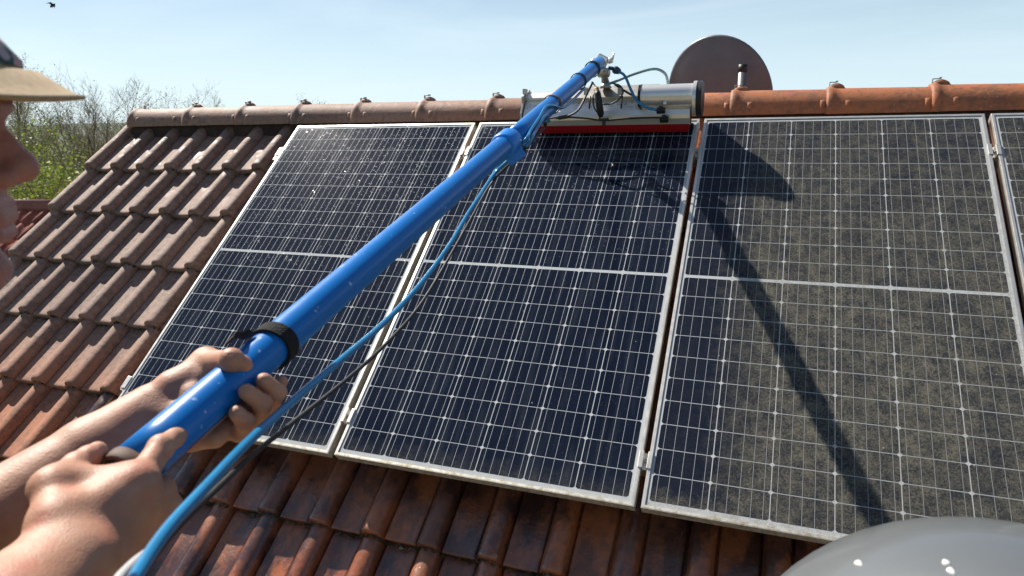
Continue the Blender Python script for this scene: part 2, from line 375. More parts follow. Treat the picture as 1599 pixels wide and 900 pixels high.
def tile_slope(u0, u1, v0, v1, verge_left=True):
    vs = []; fs = []; tone = []
    k0 = int(round((u0 - UPH) / PITCH)); k1 = int(round((u1 - UPH) / PITCH)); rows = int(round((v1 - v0) / COURSE)); n = len(PROF)
    tilt = .037 / COURSE
    for r in range(rows):
        vf = v0 + (r + 1) * COURSE                # front (lower) edge of this course
        for k in range(k0, k1 + 1):
            uc = UPH + k * PITCH; du = random.uniform(-.0018, .0018); dv = random.uniform(-.004, .004); dn = random.uniform(-.0015, .0015); tn = random.random() ** 1.5; rot = random.uniform(-.006, .006)
            b = len(vs)
            for (s, sc, dz) in SL:
                v = vf - s
                if r == 0 and s > .37: v = vf - .45
                for (w, hh) in PROF:
                    hz = hh * sc if hh > .004 else hh
                    vs.append((uc + w + du + rot * s, -(v + dv), ROOF_N - .045 + hz + dz - tilt * s + dn)); tone.append(tn)
            for i in range(len(SL) - 1):
                for j in range(n - 1): a = b + i * n + j; fs.append((a, a + 1, a + n + 1, a + n))
            b2 = len(vs)                          # front face
            for (w, hh) in PROF:
                vs.append((uc + w + du, -(vf + dv) + .003, ROOF_N - .045 + (hh * .80 if hh > .004 else hh) - .032 + dn)); tone.append(tn)
            for j in range(n - 1): fs.append((b2 + j, b2 + j + 1, b + j + 1, b + j))
    return vs, fs, tone
V0, V1 = -.165, -.165 + 8 * COURSE
vs, fs, tone = tile_slope(-1.53, 6.2, V0, V1)
me = bpy.data.meshes.new('tiled_slope'); me.from_pydata(vs, [], fs); me.materials.append(M['tile'])
at_t = me.attributes.new('tile_tone', 'FLOAT', 'POINT'); at_t.data.foreach_set('value', tone)
sm = [True] * len(me.polygons); me.polygons.foreach_set('use_smooth', sm); me.update()
o = bpy.data.objects.new('roof', me); col.objects.link(o); o.parent = house; o.matrix_local = RF
roof = o
RIDGE_Y, RIDGE_Z = .283, Z0 + .022
o2 = bpy.data.objects.new('roof', me); col.objects.link(o2); o2.parent = house
o2.matrix_local = Matrix.Translation((4.86, 2 * RIDGE_Y, 0)) @ Matrix.Rotation(math.pi, 4, 'Z') @ RF
o2['label'] = 'far slope of the roof behind the ridge'
# under-roof boarding (keeps light out below the tiles) and walls
bd = MB()
UL, UR = -1.50, 6.22
for sgn in (1, -1):
    def pt(u, v, n): p = W(u, v, n); return (p[0], p[1] if sgn > 0 else 2 * RIDGE_Y - p[1], p[2])
    a = [pt(UL, -.195, -.20), pt(UR, -.195, -.20), pt(UR, V1 - .03, -.20), pt(UL, V1 - .03, -.20)]
    b = [pt(UL, -.18, -.23), pt(UR, -.18, -.23), pt(UR, V1 - .03, -.23), pt(UL, V1 - .03, -.23)]
    bd.add(a + b, [(0, 1, 2, 3), (7, 6, 5, 4), (0, 3, 7, 4), (1, 5, 6, 2), (2, 6, 7, 3), (0, 4, 5, 1)])
bd.build('roof_boarding', M['wood'], house)
wl = MB(); ez = W(0, V1 - .45, -.24)[2]; ey = W(0, V1 - .45, -.24)[1]; ap = Z0 - .10
wy0, wy1 = ey, 2 * RIDGE_Y - ey
for ux in (UL + .06, UR - .06):
    for d in (0,):
        th = .24 if ux < 0 else -.24
        P = [(ux, wy0, 0), (ux, wy1, 0), (ux, wy1, ez), (ux, RIDGE_Y, ap), (ux, wy0, ez)]
        Q = [(x + th, y, z) for x, y, z in P]
        wl.add(P + Q, [(0, 1, 2, 3, 4), (9, 8, 7, 6, 5)] + [(i, (i + 5), (i + 1) % 5 + 5, (i + 1) % 5) for i in range(5)])
for yy, th in ((wy0, .24), (wy1, -.24)): wl.box(((UL + UR) / 2, yy + th / 2 + (.003 if th > 0 else -.003), ez / 2), (UR - UL - .62, .24, ez))
wl.build('wall', M['plaster'], house)
# gutter along the eave
gt = MB(); gp = W(0, V1 + .02, -.20); sec = [(.075 * math.cos(a), .075 * math.sin(a)) for a in np.linspace(math.pi, 2 * math.pi, 12)]
vs = []
for ux in (UL - .03, UR + .03):
    for (yy, zz) in sec: vs.append((ux, gp[1] - .03 + yy, gp[2] - .02 + zz))
    for (yy, zz) in sec[::-1]: vs.append((ux, gp[1] - .03 + yy * .96, gp[2] - .02 + zz * .96))
gt.add(vs, [(i, (i + 1) % 24, 24 + (i + 1) % 24, 24 + i) for i in range(24)], True); gt.build('gutter', M['tin'], house)

# ridge tiles: half-round barrels, each with a raised collar, top hump, side lugs and clip
RR = .098
def ridge_tile_mesh(first=False):
    mb = MB(); L = .48 if first else .425; NA = 22; angs = np.linspace(-.10, math.pi + .10, NA)
    st = [(-.012, RR + .005, 0), (0, RR + .0085, 0), (.016, RR + .0085, 0), (.024, RR + .003, 0), (.05, RR + .0015, 0), (.20, RR - .001, 0), (.34, RR - .003, 0), (L - .02, RR - .004, 0), (L, RR - .005, 0)]
    if first: st = [(-.045, RR * .15, 0), (-.044, RR * .55, 0), (-.036, RR * .80, 0), (-.018, RR * .95, 0)] + st[1:]
    vs = []
    for (x, r, _) in st:
        for a in angs: vs.append((x, r * math.cos(a), r * math.sin(a) * (1. + .02 * 0)))
    fs = []
    for i in range(len(st) - 1):
        for j in range(NA - 1): a = i * NA + j; fs.append((a, a + NA, a + NA + 1, a + 1))
    b = len(vs); x0, r0, _ = st[0]
    for a in angs: vs.append((x0 + .001, (r0 - .016 if not first else 0.001) * math.cos(a), (r0 - .016 if not first else .001) * math.sin(a)))
    for j in range(NA - 1): fs.append((b + j, j, j + 1, b + j + 1))
    mb.add(vs, fs, True)
    # hump on the crown
    def blob(cx, ang, lx, lw, lh):
        N1, N2 = 8, 8; vv = []; ff = []
        for i in range(N1 + 1):
            for j in range(N2 + 1):
                a = (i / N1 - .5) * 2; c = (j / N2 - .5) * 2; hh = lh * max(0, (1 - a * a)) ** .6 * max(0, (1 - c * c)) ** .6
                th = ang + c * lw / RR; rr = RR - .001 + hh; vv.append((cx + a * lx, -rr * math.cos(th), rr * math.sin(th)))
        for i in range(N1):
            for j in range(N2): q = i * (N2 + 1) + j; ff.append((q, q + N2 + 1, q + N2 + 2, q + 1))
        mb.add(vv, ff, True)
    if not first: blob(.030, math.pi / 2, .036, .020, .024)
    blob(.075, .33, .013, .018, .0065); blob(.075, math.pi - .33, .013, .018, .0065)
    blob(.375, .33, .011, .018, .006); blob(.375, math.pi - .33, .011, .018, .006)
    return mb
def ridge_obj(mb, x, tn):
    me = bpy.data.meshes.new('ridge_tile'); me.from_pydata(mb.v, [], mb.f); me.materials.append(M['ridge']); me.polygons.foreach_set('use_smooth', mb.sm)
    a = me.attributes.new('tile_tone', 'FLOAT', 'POINT'); a.data.foreach_set('value', [tn] * len(mb.v)); return me
ma, mb_, mc = (ridge_obj(ridge_tile_mesh(), 0, tn) for tn in (0., .3, .6)); mf = ridge_obj(ridge_tile_mesh(True), 0, .2)
clipm = MB(); clipm.box((.006, 0, RR + .026), (.030, .014, .004), bev=.001); clipm.box((-.008, 0, RR + .012), (.003, .014, .030)); clipm.box((.020, 0, RR + .029), (.010, .018, .006), bev=.001)
cl0 = None; jn = [2.217 + .4 * k for k in range(-9, 10)]
for i, x in enumerate(jn):
    me = mf if i == 0 else random.choice((ma, mb_, mc))
    o = bpy.data.objects.new('ridge_tile', me); col.objects.link(o); o.parent = roof
    Mw = Matrix.Translation((x - (.055 if i == 0 else 0), RIDGE_Y + random.uniform(-.003, .003), RIDGE_Z + random.uniform(-.003, .002))) @ Matrix.Rotation(random.uniform(-.006, .006), 4, 'Z')
    o.matrix_parent_inverse = RF.inverted(); o.matrix_basis = Mw
# mesh ridge roll under the barrels
rb = MB(); rb.box(((UL + UR) / 2 + .02, RIDGE_Y, Z0 - .03), (UR - UL - .06, .12, .08)); rb.build('ridge_batten', simple('dark_mortar', (.05, .032, .026), .95, nscale=20, namt=.4), house)
if True:
    cm = clipm.build('ridge_clip', M['steel_dull'], roof); k = 0
    cm.matrix_parent_inverse = RF.inverted()
    for i, x in enumerate(jn):
        c = cm if i == 0 else cm.copy()
        if i: col.objects.link(c)
        c.matrix_basis = Matrix.Translation((x + .008 + random.uniform(-.003, .003), RIDGE_Y, RIDGE_Z - .001 + random.uniform(-.002, .002)))

# ------------------------------------------------------------------ solar panels
PW, PH, FT = 1.038, 1.755, .035
LIP = .0105
def make_panel():
    root = empty('solar_module')
    fr = MB(); ins = LIP
    def ring(z0, z1, a, b, mi=0):     # annulus of rectangular section, mitred
        o_ = [(a, -a), (PW - a, -a), (PW - a, -(PH - a)), (a, -(PH - a))]; i_ = [(b, -b), (PW - b, -b), (PW - b, -(PH - b)), (b, -(PH - b))]
        vs = [(x, y, z1) for x, y in o_] + [(x, y, z1) for x, y in i_] + [(x, y, z0) for x, y in o_] + [(x, y, z0) for x, y in i_]
        for k in range(4):
            k2 = (k + 1) % 4; mk = 1 if k == 2 else mi
            fr.add([vs[k], vs[k2], vs[4 + k2], vs[4 + k], vs[8 + k], vs[8 + k2], vs[12 + k2], vs[12 + k]], [(0, 3, 2, 1), (0, 1, 5, 4), (3, 7, 6, 2), (4, 5, 6, 7)], False, mk)
    ring(-FT, 0.0, 0, .0022); ring(-.0015, .0006, .0022, ins); ring(-FT, -.0330, .0022, .022)
    fr.build('frame', [M['alu'], M['alu_dirty']], root)
    sh = MB(); sh.box((PW / 2, -PH / 2, -.0048), (PW - .006, PH - .006, .004)); sh.build('backsheet', M['sheet'], root)
    ce = MB(); bu = MB(); mx_, p = .0195, (PW - .039) / 6; my = .0240; rh = (PH / 2 - my - .0055) / 10; cut = .0062
    ze, zb = -.00255, -.00235
    for half in (0, 1):
        for r in range(10):
            y1 = -(my + r * rh) if half == 0 else -(PH / 2 + .0055 + r * rh); y0 = y1 - rh + .0024
            for c_ in range(6):
                x0 = mx_ + c_ * p + .0013; x1 = x0 + p - .0030
                ce.add([(x0 + cut, y0, ze), (x1 - cut, y0, ze), (x1, y0 + cut * .8, ze), (x1, y1 - cut * .8, ze), (x1 - cut, y1, ze), (x0 + cut, y1, ze), (x0, y1 - cut * .8, ze), (x0, y0 + cut * .8, ze)], [tuple(range(8))])
        ya = -(my - .002) if half == 0 else -(PH / 2 + .004); yb = ya - rh * 10 - .001
        for c_ in range(6):
            for b_ in range(5):
                x = mx_ + c_ * p + .0013 + (p - .003) * (b_ + .5) / 5; bu.add([(x - .0005, yb, zb), (x + .0005, yb, zb), (x + .0005, ya, zb), (x - .0005, ya, zb)], [(0, 1, 2, 3)])
    ce.build('cells', M['cell'], root); bu.build('busbars', M['bus'], root)
    return root
proto = make_panel()
spec = [(-.006, 0., 1., 'leftmost solar panel, speckled with bright water drops, beside the bare brown tiles'),
        (1.058, 0., .35, 'washed dark blue solar panel directly under the brush head with the red strip'),
        (2.116, 1., .1, 'dusty solar panel crossed by the long diagonal pole shadow'),
        (3.174, 1., .1, 'dusty solar panel only partly in view at the right edge of the photo')]
for i, (u, du, dr, lab) in enumerate(spec):
    o = proto if i == 0 else copy_tree(proto)
    o.matrix_world = RF @ Matrix.Translation((u, 0, 0)) @ Matrix.Rotation(random.uniform(-.0006, .0006), 4, 'Z')
    for ch in [x for x in bpy.data.objects if x.parent == o]: ch['dust'] = float(du); ch['drops'] = float(dr); ch['dust_shift'] = .6 if i == 3 else 0.
    tag(o, lab, 'solar panel', 'solar panels in a row on the tiled roof')
# rails, hooks and clamps
for v, lab in ((.205, 'aluminium mounting rail under the upper part of the solar panels'), (1.605, 'aluminium mounting rail under the lower part of the solar panels')):
    r = empty('mounting_rail', RF @ Matrix.Translation((0, -v, 0))); tag(r, lab, 'mounting rail', 'rails holding the solar panels')
    b = MB(); b.box((2.08, 0, -.0555), (4.30, .038, .038)); b.build('rail', M['alu'], r)
    for u in np.arange(.3, 4.2, .95):
        hk = MB(); hk.box((u, .02, -.085), (.03, .005, .03)); hk.box((u, .05, -.098), (.03, .07, .005)); hk.build('roof_hook', M['steel_dull'], r)
    for u in (-.018, 1.045, 2.106, 3.164, 4.23):
        c = MB(); end = u < 0 or u > 4; Lc = .055
        if end:
            s = 1 if u < 0 else -1
            c.box((u + s * .004, 0, .0030), (.022, Lc, .0032), bev=.0008); c.box((u - s * .0085, 0, -.016), (.0035, Lc, .036)); c.box((u - s * .019, 0, -.032), (.020, Lc, .004))
            for q in (-.016, 0, .016): c.tube([(u - s * .013, q, -.030), (u - s * .013, q, -.004)], .0032, 8)
        else:
            for s in (-1, 1): c.box((u + s * .0135, 0, .0030), (.014, Lc, .0032), bev=.0008); c.box((u + s * .0078, 0, -.007), (.003, Lc, .018))
            c.box((u, 0, -.0145), (.0125, Lc, .003))
        clo = c.build('clamp', M['alu'], r)
        if not end:
            bo = MB(); bo.tube([(u, 0, -.013), (u, 0, -.004)], .0055, 6, smooth=False); bo.build('bolt', M['steel_dull'], clo)
#@@PART2
# ------------------------------------------------------------------ the brush tool on its long blue pole
tool = empty('solar_cleaning_brush', Matrix.Translation(Vector(W(1.7, .05, .1))))
tag(tool, 'long blue pole with a silver brush head resting at the top of the second panel', 'cleaning brush')
TI = tool.matrix_world.inverted()
def tpart(mb, name, mat, parent=tool):
    o = mb.build(name, mat); o.parent = parent; o.matrix_parent_inverse = TI if parent is tool else (TI @ Matrix.Identity(4)); return o
def tp(mb, name, mat, parent=None):
    mb.v = [tuple(TI @ Vector(p)) for p in mb.v]
    return mb.build(name, mat, parent or tool)
PE = at(203, 734, .69); PS = at(937, 98, 2.98); PA = PS - PE; PLEN = np.linalg.norm(PA); PA = PA / PLEN
def pole_at(px):                             # point of the axis seen at image column px
    lo, hi = -.3, 1.3
    for _ in range(50):
        t = (lo + hi) / 2; p = PE + (PS - PE) * t - LOC
        if 799.5 + F * p.dot(RIGHT) / p.dot(FWD) < px: lo = t
        else: hi = t
    return PE + (PS - PE) * (lo + hi) / 2
def pole_q(px, ang, r):                      # round the pole: ang 0 faces the viewer, 90 the lower right side, 180 the far side
    c = pole_at(px); ec = LOC - c; ec = ec - PA * ec.dot(PA); ec /= np.linalg.norm(ec); es = np.cross(PA, ec); es /= np.linalg.norm(es)
    if es.dot(DOWN) < 0: es = -es
    a = R(ang); return c + r * (math.cos(a) * ec + math.sin(a) * es)
def prad(px): p = pole_at(px); t = np.linalg.norm(p - PE) / PLEN; return .0245 + .0035 * t
def seg(px0, px1, r0, r1, n=28, k=10):
    a, b = pole_at(px0), pole_at(px1); pts = [a + (b - a) * i / k for i in range(k + 1)]; return pts, [r0 + (r1 - r0) * i / k for i in range(k + 1)], n
mb = MB(); p, r, n = seg(203, 797, prad(203), prad(797) + .001, 40, 24); mb.tube(p, r, n); pole = tp(mb, 'pole', M['pole'])
mb = MB(); p, r, n = seg(797, 936, prad(797) - .0010, prad(936) - .001, 36, 12); mb.tube(p, r, n); tp(mb, 'upper_section', M['pole'], pole)
# the lower end plug
mb = MB(); a = pole_at(203); mb.tube([a + PA * .004, a + PA * .003, a - PA * .010, a - PA * .0115], [.0245, .0262, .0262, .0250], 32); tp(mb, 'end_cap', M['grey_cap'], pole)
mb = MB(); mb.tube([a - PA * .0115, a - PA * .013], [.021, .020], 32); tp(mb, 'end_ring', M['black'], pole)
# clamp collar in lighter blue
mb = MB(); c = pole_at(791); pts = [c + PA * s for s in (-.038, -.034, -.030, .030, .034, .038)]; rr_ = prad(791)
mb.tube(pts, [rr_ + .001, rr_ + .006, rr_ + .0075, rr_ + .0075, rr_ + .006, rr_ + .001], 36)
e = pole_q(791, 95, 1) - c; mb.box((0, 0, 0), (.03, .034, .05), Matrix.Translation(Vector(c + e * (rr_ + .012))) @ Vector(e).to_track_quat('X', 'Z').to_matrix().to_4x4(), bev=.006)
tp(mb, 'clamp_collar', M['pole_light'], pole)
# red and pale strip on the underside near the hands
mb = MB(); vs = []; N = 30
for i in range(N + 1):
    px = 262 + (358 - 262) * i / N
    for ang in (74, 84, 94): vs.append(pole_q(px, ang, prad(px) + .0012))
mb.add(vs, [(i * 3 + j, i * 3 + j + 1, i * 3 + j + 4, i * 3 + j + 3) for i in range(N) for j in range(2)], True); tp(mb, 'marking_strip', M['stripe'], pole)
# hook-and-loop tie with its loose tab
def band(px, wid, thick, mat, name, ang0=0, jitter=0., n=40):
    mb = MB(); c = pole_at(px); ec = pole_q(px, 0, 1) - c; es = pole_q(px, 90, 1) - c; vs = []; rr = prad(px) + .0008
    for k in range(n):
        a = 2 * math.pi * k / n; d = math.cos(a) * ec + math.sin(a) * es; sh = jitter * math.sin(a * 2 + 1.)
        for (s, q) in ((-wid / 2, 0), (-wid / 2, thick), (wid / 2, thick), (wid / 2, 0)): vs.append(c + d * (rr + q) + PA * (s + sh))
    fs = [(k * 4 + j, k * 4 + (j + 1) % 4, ((k + 1) % n) * 4 + (j + 1) % 4, ((k + 1) % n) * 4 + j) for k in range(n) for j in range(4)]
    mb.add(vs, fs, False); return mb
mb = band(428, .021, .0042, None, '', jitter=.002)
q0 = pole_q(414, -86, prad(420) + .004); q1 = pole_q(408, -84, prad(420) + .010); q2 = pole_q(397, -80, prad(420) + .016); q3 = pole_q(388, -78, prad(420) + .014)
sp_ = spline([q0, q1, q2, q3], 4); vs = []
for i, q in enumerate(sp_):
    w = np.cross(PA, pole_q(400, -90, 1) - pole_at(400)); w /= np.linalg.norm(w)
    for s, z in ((-.010, -.0012), (.010, -.0012), (.010, .0014), (-.010, .0014)): vs.append(q + w * s * (1 + .1 * math.sin(i)) + (pole_q(400, -90, 1) - pole_at(400)) * z)
mb.add(vs, [(i * 4 + j, i * 4 + (j + 1) % 4, i * 4 + 4 + (j + 1) % 4, i * 4 + 4 + j) for i in range(len(sp_) - 1) for j in range(4)] + [(0, 1, 2, 3), tuple(len(vs) - 4 + j for j in range(4))])
tp(mb, 'fabric_tie', M['black_soft'], pole)
tp(band(862, .010, .003, None, '', jitter=.004), 'cable_tie', simple('tan_strap', (.22, .13, .09), .7), pole)
tp(band(903, .012, .003, None, ''), 'rubber_ring', M['black'], pole)
tp(band(925, .018, .004, None, ''), 'rubber_ring', M['black'], pole)
# swivel joint
mb = MB(); a = pole_at(934)
mb.tube([a, a + PA * .02, a + PA * .05, a + PA * .058], [.021, .023, .023, .014], 20)
b = W(1.70, -.02, .185); top = PS + PA * .045
mb.box((0, 0, 0), (.05, .035, .05), Matrix.Translation(Vector(top)) @ Matrix.Rotation(.5, 4, 'Y'), bev=.006)
for s in (-1, 1): mb.tube([top + np.array([s * .03, 0, 0]), top + np.array([s * .048, 0, 0])], [.014, .010], 12)
mb.tube([top + np.array([.045, 0, .005]), top + np.array([.052, 0, .03])], [.006, .004], 8)
tp(mb, 'pole_end_fitting', M['steel'])
mb = MB(); d = b - top
mb.tube([top, top + d * .35, top + d * .42, top + d * .62, top + d * .68, b], [.013, .013, .022, .022, .014, .018], 16)
c = top + d * .52; ax = np.array([1., 0, 0]); mb.tube([c - ax * .026, c - ax * .022, c + ax * .022, c + ax * .026], [.014, .020, .020, .014], 14)
mb.tube([b, b + np.array([0, 0, -.02])], [.018, .028], 16)
tp(mb, 'swivel_joint', M['steel_dull'])
# head: trough, shelf, end plates, motor, bristles, wiring
def ext(sec, u0, u1, mat, name, parent=None, smooth=False, thick=None):
    """extrude a (v, n) section along u"""
    mb = MB(); n = len(sec); vs = [W(u0, v, q) for v, q in sec] + [W(u1, v, q) for v, q in sec]
    fs = [(i, (i + 1) % n, n + (i + 1) % n, n + i) for i in range(n)]; fs += [tuple(range(n))[::-1], tuple(range(n, 2 * n))]
    mb.add(vs, fs, False); return tp(mb, name, mat, parent)
sec_o = [(.108, .056), (.116, .066), (.116, .098), (.108, .112), (.090, .124), (.040, .134), (-.040, .134), (-.056, .126), (-.062, .05)]
sec_i = [(v * .96 + .001, q - .003) for v, q in sec_o[::-1]]
hs = ext(sec_o + sec_i, 1.335, 2.070, M['steel'], 'housing')
ext([(.020, .136), (.020, .150), (-.010, .150), (-.010, .136)], 1.325, 1.86, M['steel'], 'top_rail', hs)
ext([(.034, .1515), (.034, .1545), (-.045, .1545), (-.045, .1515)], 1.46, 1.93, M['steel_dull'], 'mounting_plate', hs)
def disc(u0, u1, v, n_, r, mat, name, parent=None, N=36, sq=1.):
    mb = MB(); P = []
    for u in (u0, u1):
        for k in range(N): a = 2 * math.pi * k / N; P.append(W(u, v + r * math.cos(a), n_ + r * math.sin(a) * sq))
    fs = [(k, (k + 1) % N, N + (k + 1) % N, N + k) for k in range(N)]
    mb.add(P, fs, True); mb.add(P, [tuple(range(N))[::-1], tuple(range(N, 2 * N))]); return tp(mb, name, mat, parent)
ext([(.100, .040), (.121, .055), (.119, .108), (.100, .130), (.05, .150), (.035, .172), (.005, .172), (-.01, .150), (-.058, .14), (-.066, .04)], 1.322, 1.331, M['steel_dull'], 'end_plate', hs)
mo = disc(1.868, 2.082, .052, .166, .0465, M['steel'], 'motor', hs)
disc(1.858, 1.869, .052, .166, .049, M['black'], 'motor_flange')
disc(1.835, 1.859, .052, .160, .012, M['steel_dull'], 'motor_shaft_end')
disc(2.082, 2.096, .055, .152, .0690, M['steel'], 'end_plate', hs)
disc(2.096, 2.118, .055, .148, .0705, M['black'], 'drive_cover')
# roller brush
mb = MB(); NB = 2600; c0 = (.045, .068)
for i in range(NB):
    u = random.uniform(1.345, 2.062); a = random.uniform(0, 2 * math.pi); r1 = .064 + random.uniform(-.004, .003); a2 = a + random.uniform(-.05, .05); w = .0022
    p0 = W(u, c0[0] + .02 * math.cos(a), c0[1] + .02 * math.sin(a)); p1 = W(u + random.uniform(-.004, .004), c0[0] + r1 * math.cos(a2), max(.003, c0[1] + r1 * math.sin(a2))); dd = np.array([w, 0, 0])
    mb.add([p0 - dd, p0 + dd, p1 + dd * 1.5, p1 - dd * 1.5], [(0, 1, 2, 3)])
tp(mb, 'brush_bristles', simple('dark_red_bristle', (.16, .006, .010), .6))
disc(1.340, 2.066, c0[0], c0[1], .030, M['black'], 'brush_core')
ext([(.1085, .036), (.1125, .036), (.1165, .068), (.1125, .068)], 1.345, 2.066, M['red'], 'splash_lip', hs)
ext([(.098, .014), (.102, .014), (.1085, .0365), (.1045, .0365)], 1.350, 2.060, M['red'], 'rubber_skirt', hs)
disc(1.3315, 1.334, .045, .08, .012, M['black'], 'axle_cap', hs)
mb = MB()
for (u, v, n_) in ((1.44, .129, .088),): mb.tube([W(u, v - .004, n_), W(u, v + .003, n_)], .009, 14)
tp(mb, 'plug', M['black'], hs)
# cables and small hoses on the head
def cable(pts, r, mat, name, parent=None, n=8):
    mb = MB(); mb.tube(spline(pts, 10), r, n); return tp(mb, name, mat, parent)
V = at_v
cable([V(926, 128, .02), V(915, 150, .06), V(903, 172, .13), V(885, 182, .14), V(868, 185, .135)], .0045, M['black'], 'cable')
cable([V(828, 190, .135), V(850, 186, .137), V(880, 183, .138), V(915, 185, .138), V(942, 188, .138), V(985, 185, .138), V(1030, 184, .137), V(1036, 187, .135)], .0042, M['black'], 'cable')
cable([V(961, 110, 0), V(975, 118, .03), V(985, 140, .06), V(995, 158, .10), V(1010, 168, .13), V(1030, 173, .132)], .0060, M['hose'], 'feed_hose')
cable([V(945, 133, .0), V(960, 128, -.02), V(990, 116, -.04), V(1020, 108, -.05), V(1036, 113, -.05), V(1042, 124, -.05), V(1043, 140, -.04)], .0058, M['hose_clear'], 'feed_hose')
cable([V(924, 128, .03), V(929, 134, .05), V(932, 140, .08)], .0034, M['black'], 'cable')
cable([V(932, 140, .08), V(926, 152, .12), V(928, 168, .14), V(934, 178, .14), V(937, 185, .14)], .0030, M['black'], 'cable')
cable([V(942, 163, .135), V(955, 162, .135), V(967, 154, .13), V(973, 144, .10), V(968, 134, .06), V(955, 130, .02)], .0034, M['black'], 'cable')
cable([V(960, 132, 0), V(975, 142, .03), V(990, 150, .05), V(1004, 153, .05)], .0048, M['black'], 'cable')
mb = MB(); mb.tube([V(958, 108, .0), V(962, 110, .0), V(967, 112, .01)], [.014, .017, .012], 8); mb.tube([V(950, 106, .0), V(959, 108, .0)], .008, 8)
tp(mb, 'hose_connector', simple('blue_coupling', (.02, .06, .12), .4))
for q in ((1032, 173, .132), (1037, 187, .134)):
    mb = MB(); c = V(*q); mb.box((0, 0, 0), (.036, .02, .022), Matrix.Translation(Vector(c)) @ Matrix.Rotation(TH, 4, 'X'), bev=.004); mb.tube([c, c + np.array([0, -.004, .018])], [.008, .009], 8); tp(mb, 'hose_fitting', M['black'])
mb = MB(); c = V(942, 187, .138); mb.box((0, 0, 0), (.045, .014, .012), Matrix.Translation(Vector(c)), bev=.003); mb.box((0, 0, 0), (.014, .014, .03), Matrix.Translation(Vector(V(943, 191, .138))), bev=.003)
tp(mb, 'cable_tee', M['black']); mb = MB()
mb.box((0, 0, 0), (.05, .014, .018), Matrix.Translation(Vector(V(880, 183, .139))) @ Matrix.Rotation(-.15, 4, 'Y'), bev=.004)
tp(mb, 'cable_joint', M['black'])
h1 = MB(); h1.tube([V(932, 141, .09), V(933, 147, .13), V(938, 178, .15), V(939, 182, .15)], [.010, .0145, .0145, .008], 12); tp(h1, 'switch_handle', M['black'])
h1 = MB(); h1.tube([V(931, 137, .08), V(932, 142, .09)], [.010, .011], 10); tp(h1, 'switch_ring', M['yellow'])
for x in (921, 971): mb = MB(); mb.tube([V(x + 1, 150, .10), V(x - 1, 170, .138)], .0035, 6); tp(mb, 'cable_tie', M['black'])
for x in (915, 968): mb = MB(); mb.box((0, 0, 0), (.018, .018, .03), Matrix.Translation(Vector(V(x, 143, .03))), bev=.003); tp(mb, 'valve', M['steel_dull'])
mb = MB(); c = V(820, 148, .0); mb.box((0, 0, 0), (.008, .05, .05), Matrix.Translation(Vector(c)), bev=.002); tp(mb, 'bracket', M['steel_dull'], hs)
for q in ((1038, 164, .11), (1095, 132, .0)): mb = MB(); mb.tube([V(*q), V(q[0], q[1] - 4, q[2])], .007, 8); tp(mb, 'screw', M['steel'], hs)

# ------------------------------------------------------------------ hoses running down the pole
def run(pts, r, n=10):
    mb = MB(); mb.tube(spline(pts, 14), r, n); return mb
mb = run([pole_q(842, 70, .034), pole_q(835, 20, .034), pole_q(818, 40, .036), pole_q(800, 70, .040), at(776, 268, 1.98), at(736, 326, 1.76), at(700, 386, 1.56), at(655, 446, 1.38), at(600, 504, 1.20), at(535, 560, 1.02), at(462, 622, .87), at(388, 690, .74), at(320, 762, .63), at(262, 826, .55), at(212, 900, .485), at(165, 985, .43), at(120, 1100, .38)], .0054, 12)
o = mb.build('water_hose', M['hose']); tag(o, 'blue water hose hanging along the pole and crossing the panels down to the lower left', 'hose')
mb = run([pole_q(838, 95, .038), pole_q(818, 85, .040), pole_q(797, 85, .044), at(770, 283, 1.97), at(732, 348, 1.74), at(700, 405, 1.56), at(655, 478, 1.38), at(600, 540, 1.22), at(540, 594, 1.07), at(470, 650, .93), at(400, 706, .80), at(340, 762, .69), at(280, 820, .60), at(225, 888, .52), at(178, 960, .47), at(130, 1080, .42)], .0033, 10)
o = mb.build('power_cable', M['black']); tag(o, 'thin black cable hanging just below the blue water hose', 'cable')
mb = run([pole_q(905, 95, .034), pole_q(880, 95, .036), pole_q(862, 60, .032), pole_q(850, 10, .032), pole_q(842, -10, .032), pole_q(828, 10, .031), pole_q(812, 30, .031), pole_q(797, 45, .036), at(780, 258, 2.02), at(740, 322, 1.78)], .0046, 8)
o = mb.build('air_hose', M['hose']); tag(o, 'short thin blue hose looped through the tan strap near the brush head', 'hose')
mb = run([at(235, 860, .57), at(205, 884, .53), at(176, 920, .49), at(140, 1010, .44)], .0042, 8)
o = mb.build('grey_cord', simple('grey_cord', (.42, .44, .44), .5)); tag(o, 'short piece of light grey cord beside the blue hose at the bottom edge', 'cord')

# ------------------------------------------------------------------ dish behind the ridge
dc = at(1122, 150, 4.55); facing = Vector((.30, .92, .28)).normalized()      # its back is turned to the viewer
dish = empty('satellite_dish', Matrix.Translation(Vector((dc[0] + .06, dc[1] - .03, W(0, 0, 0)[2] - .95)))); DI = dish.matrix_world.inverted()
tag(dish, 'dark grey satellite dish seen from behind above the ridge', 'satellite dish')
Q = Matrix.Translation(Vector(dc)) @ facing.to_track_quat('Z', 'Y').to_matrix().to_4x4()
def dpart(mb, name, mat, parent=dish, M_=None):
    if M_ is not None: mb.v = [tuple(M_ @ Vector(p)) for p in mb.v]
    mb.v = [tuple(DI @ Vector(p)) for p in mb.v]; return mb.build(name, mat, parent)
mb = MB(); N = 56; RX, RY = .345, .375; prof = [(0, -.075), (.15, -.0735), (.35, -.066), (.55, -.052), (.75, -.033), (.90, -.014), (.97, -.004), (.99, .002), (1.02, .003), (1.025, -.004), (1.0, -.012), (.97, -.014), (.90, -.022), (.75, -.041), (.55, -.060), (.35, -.074), (.15, -.0815), (0, -.083)]
vs = []; 
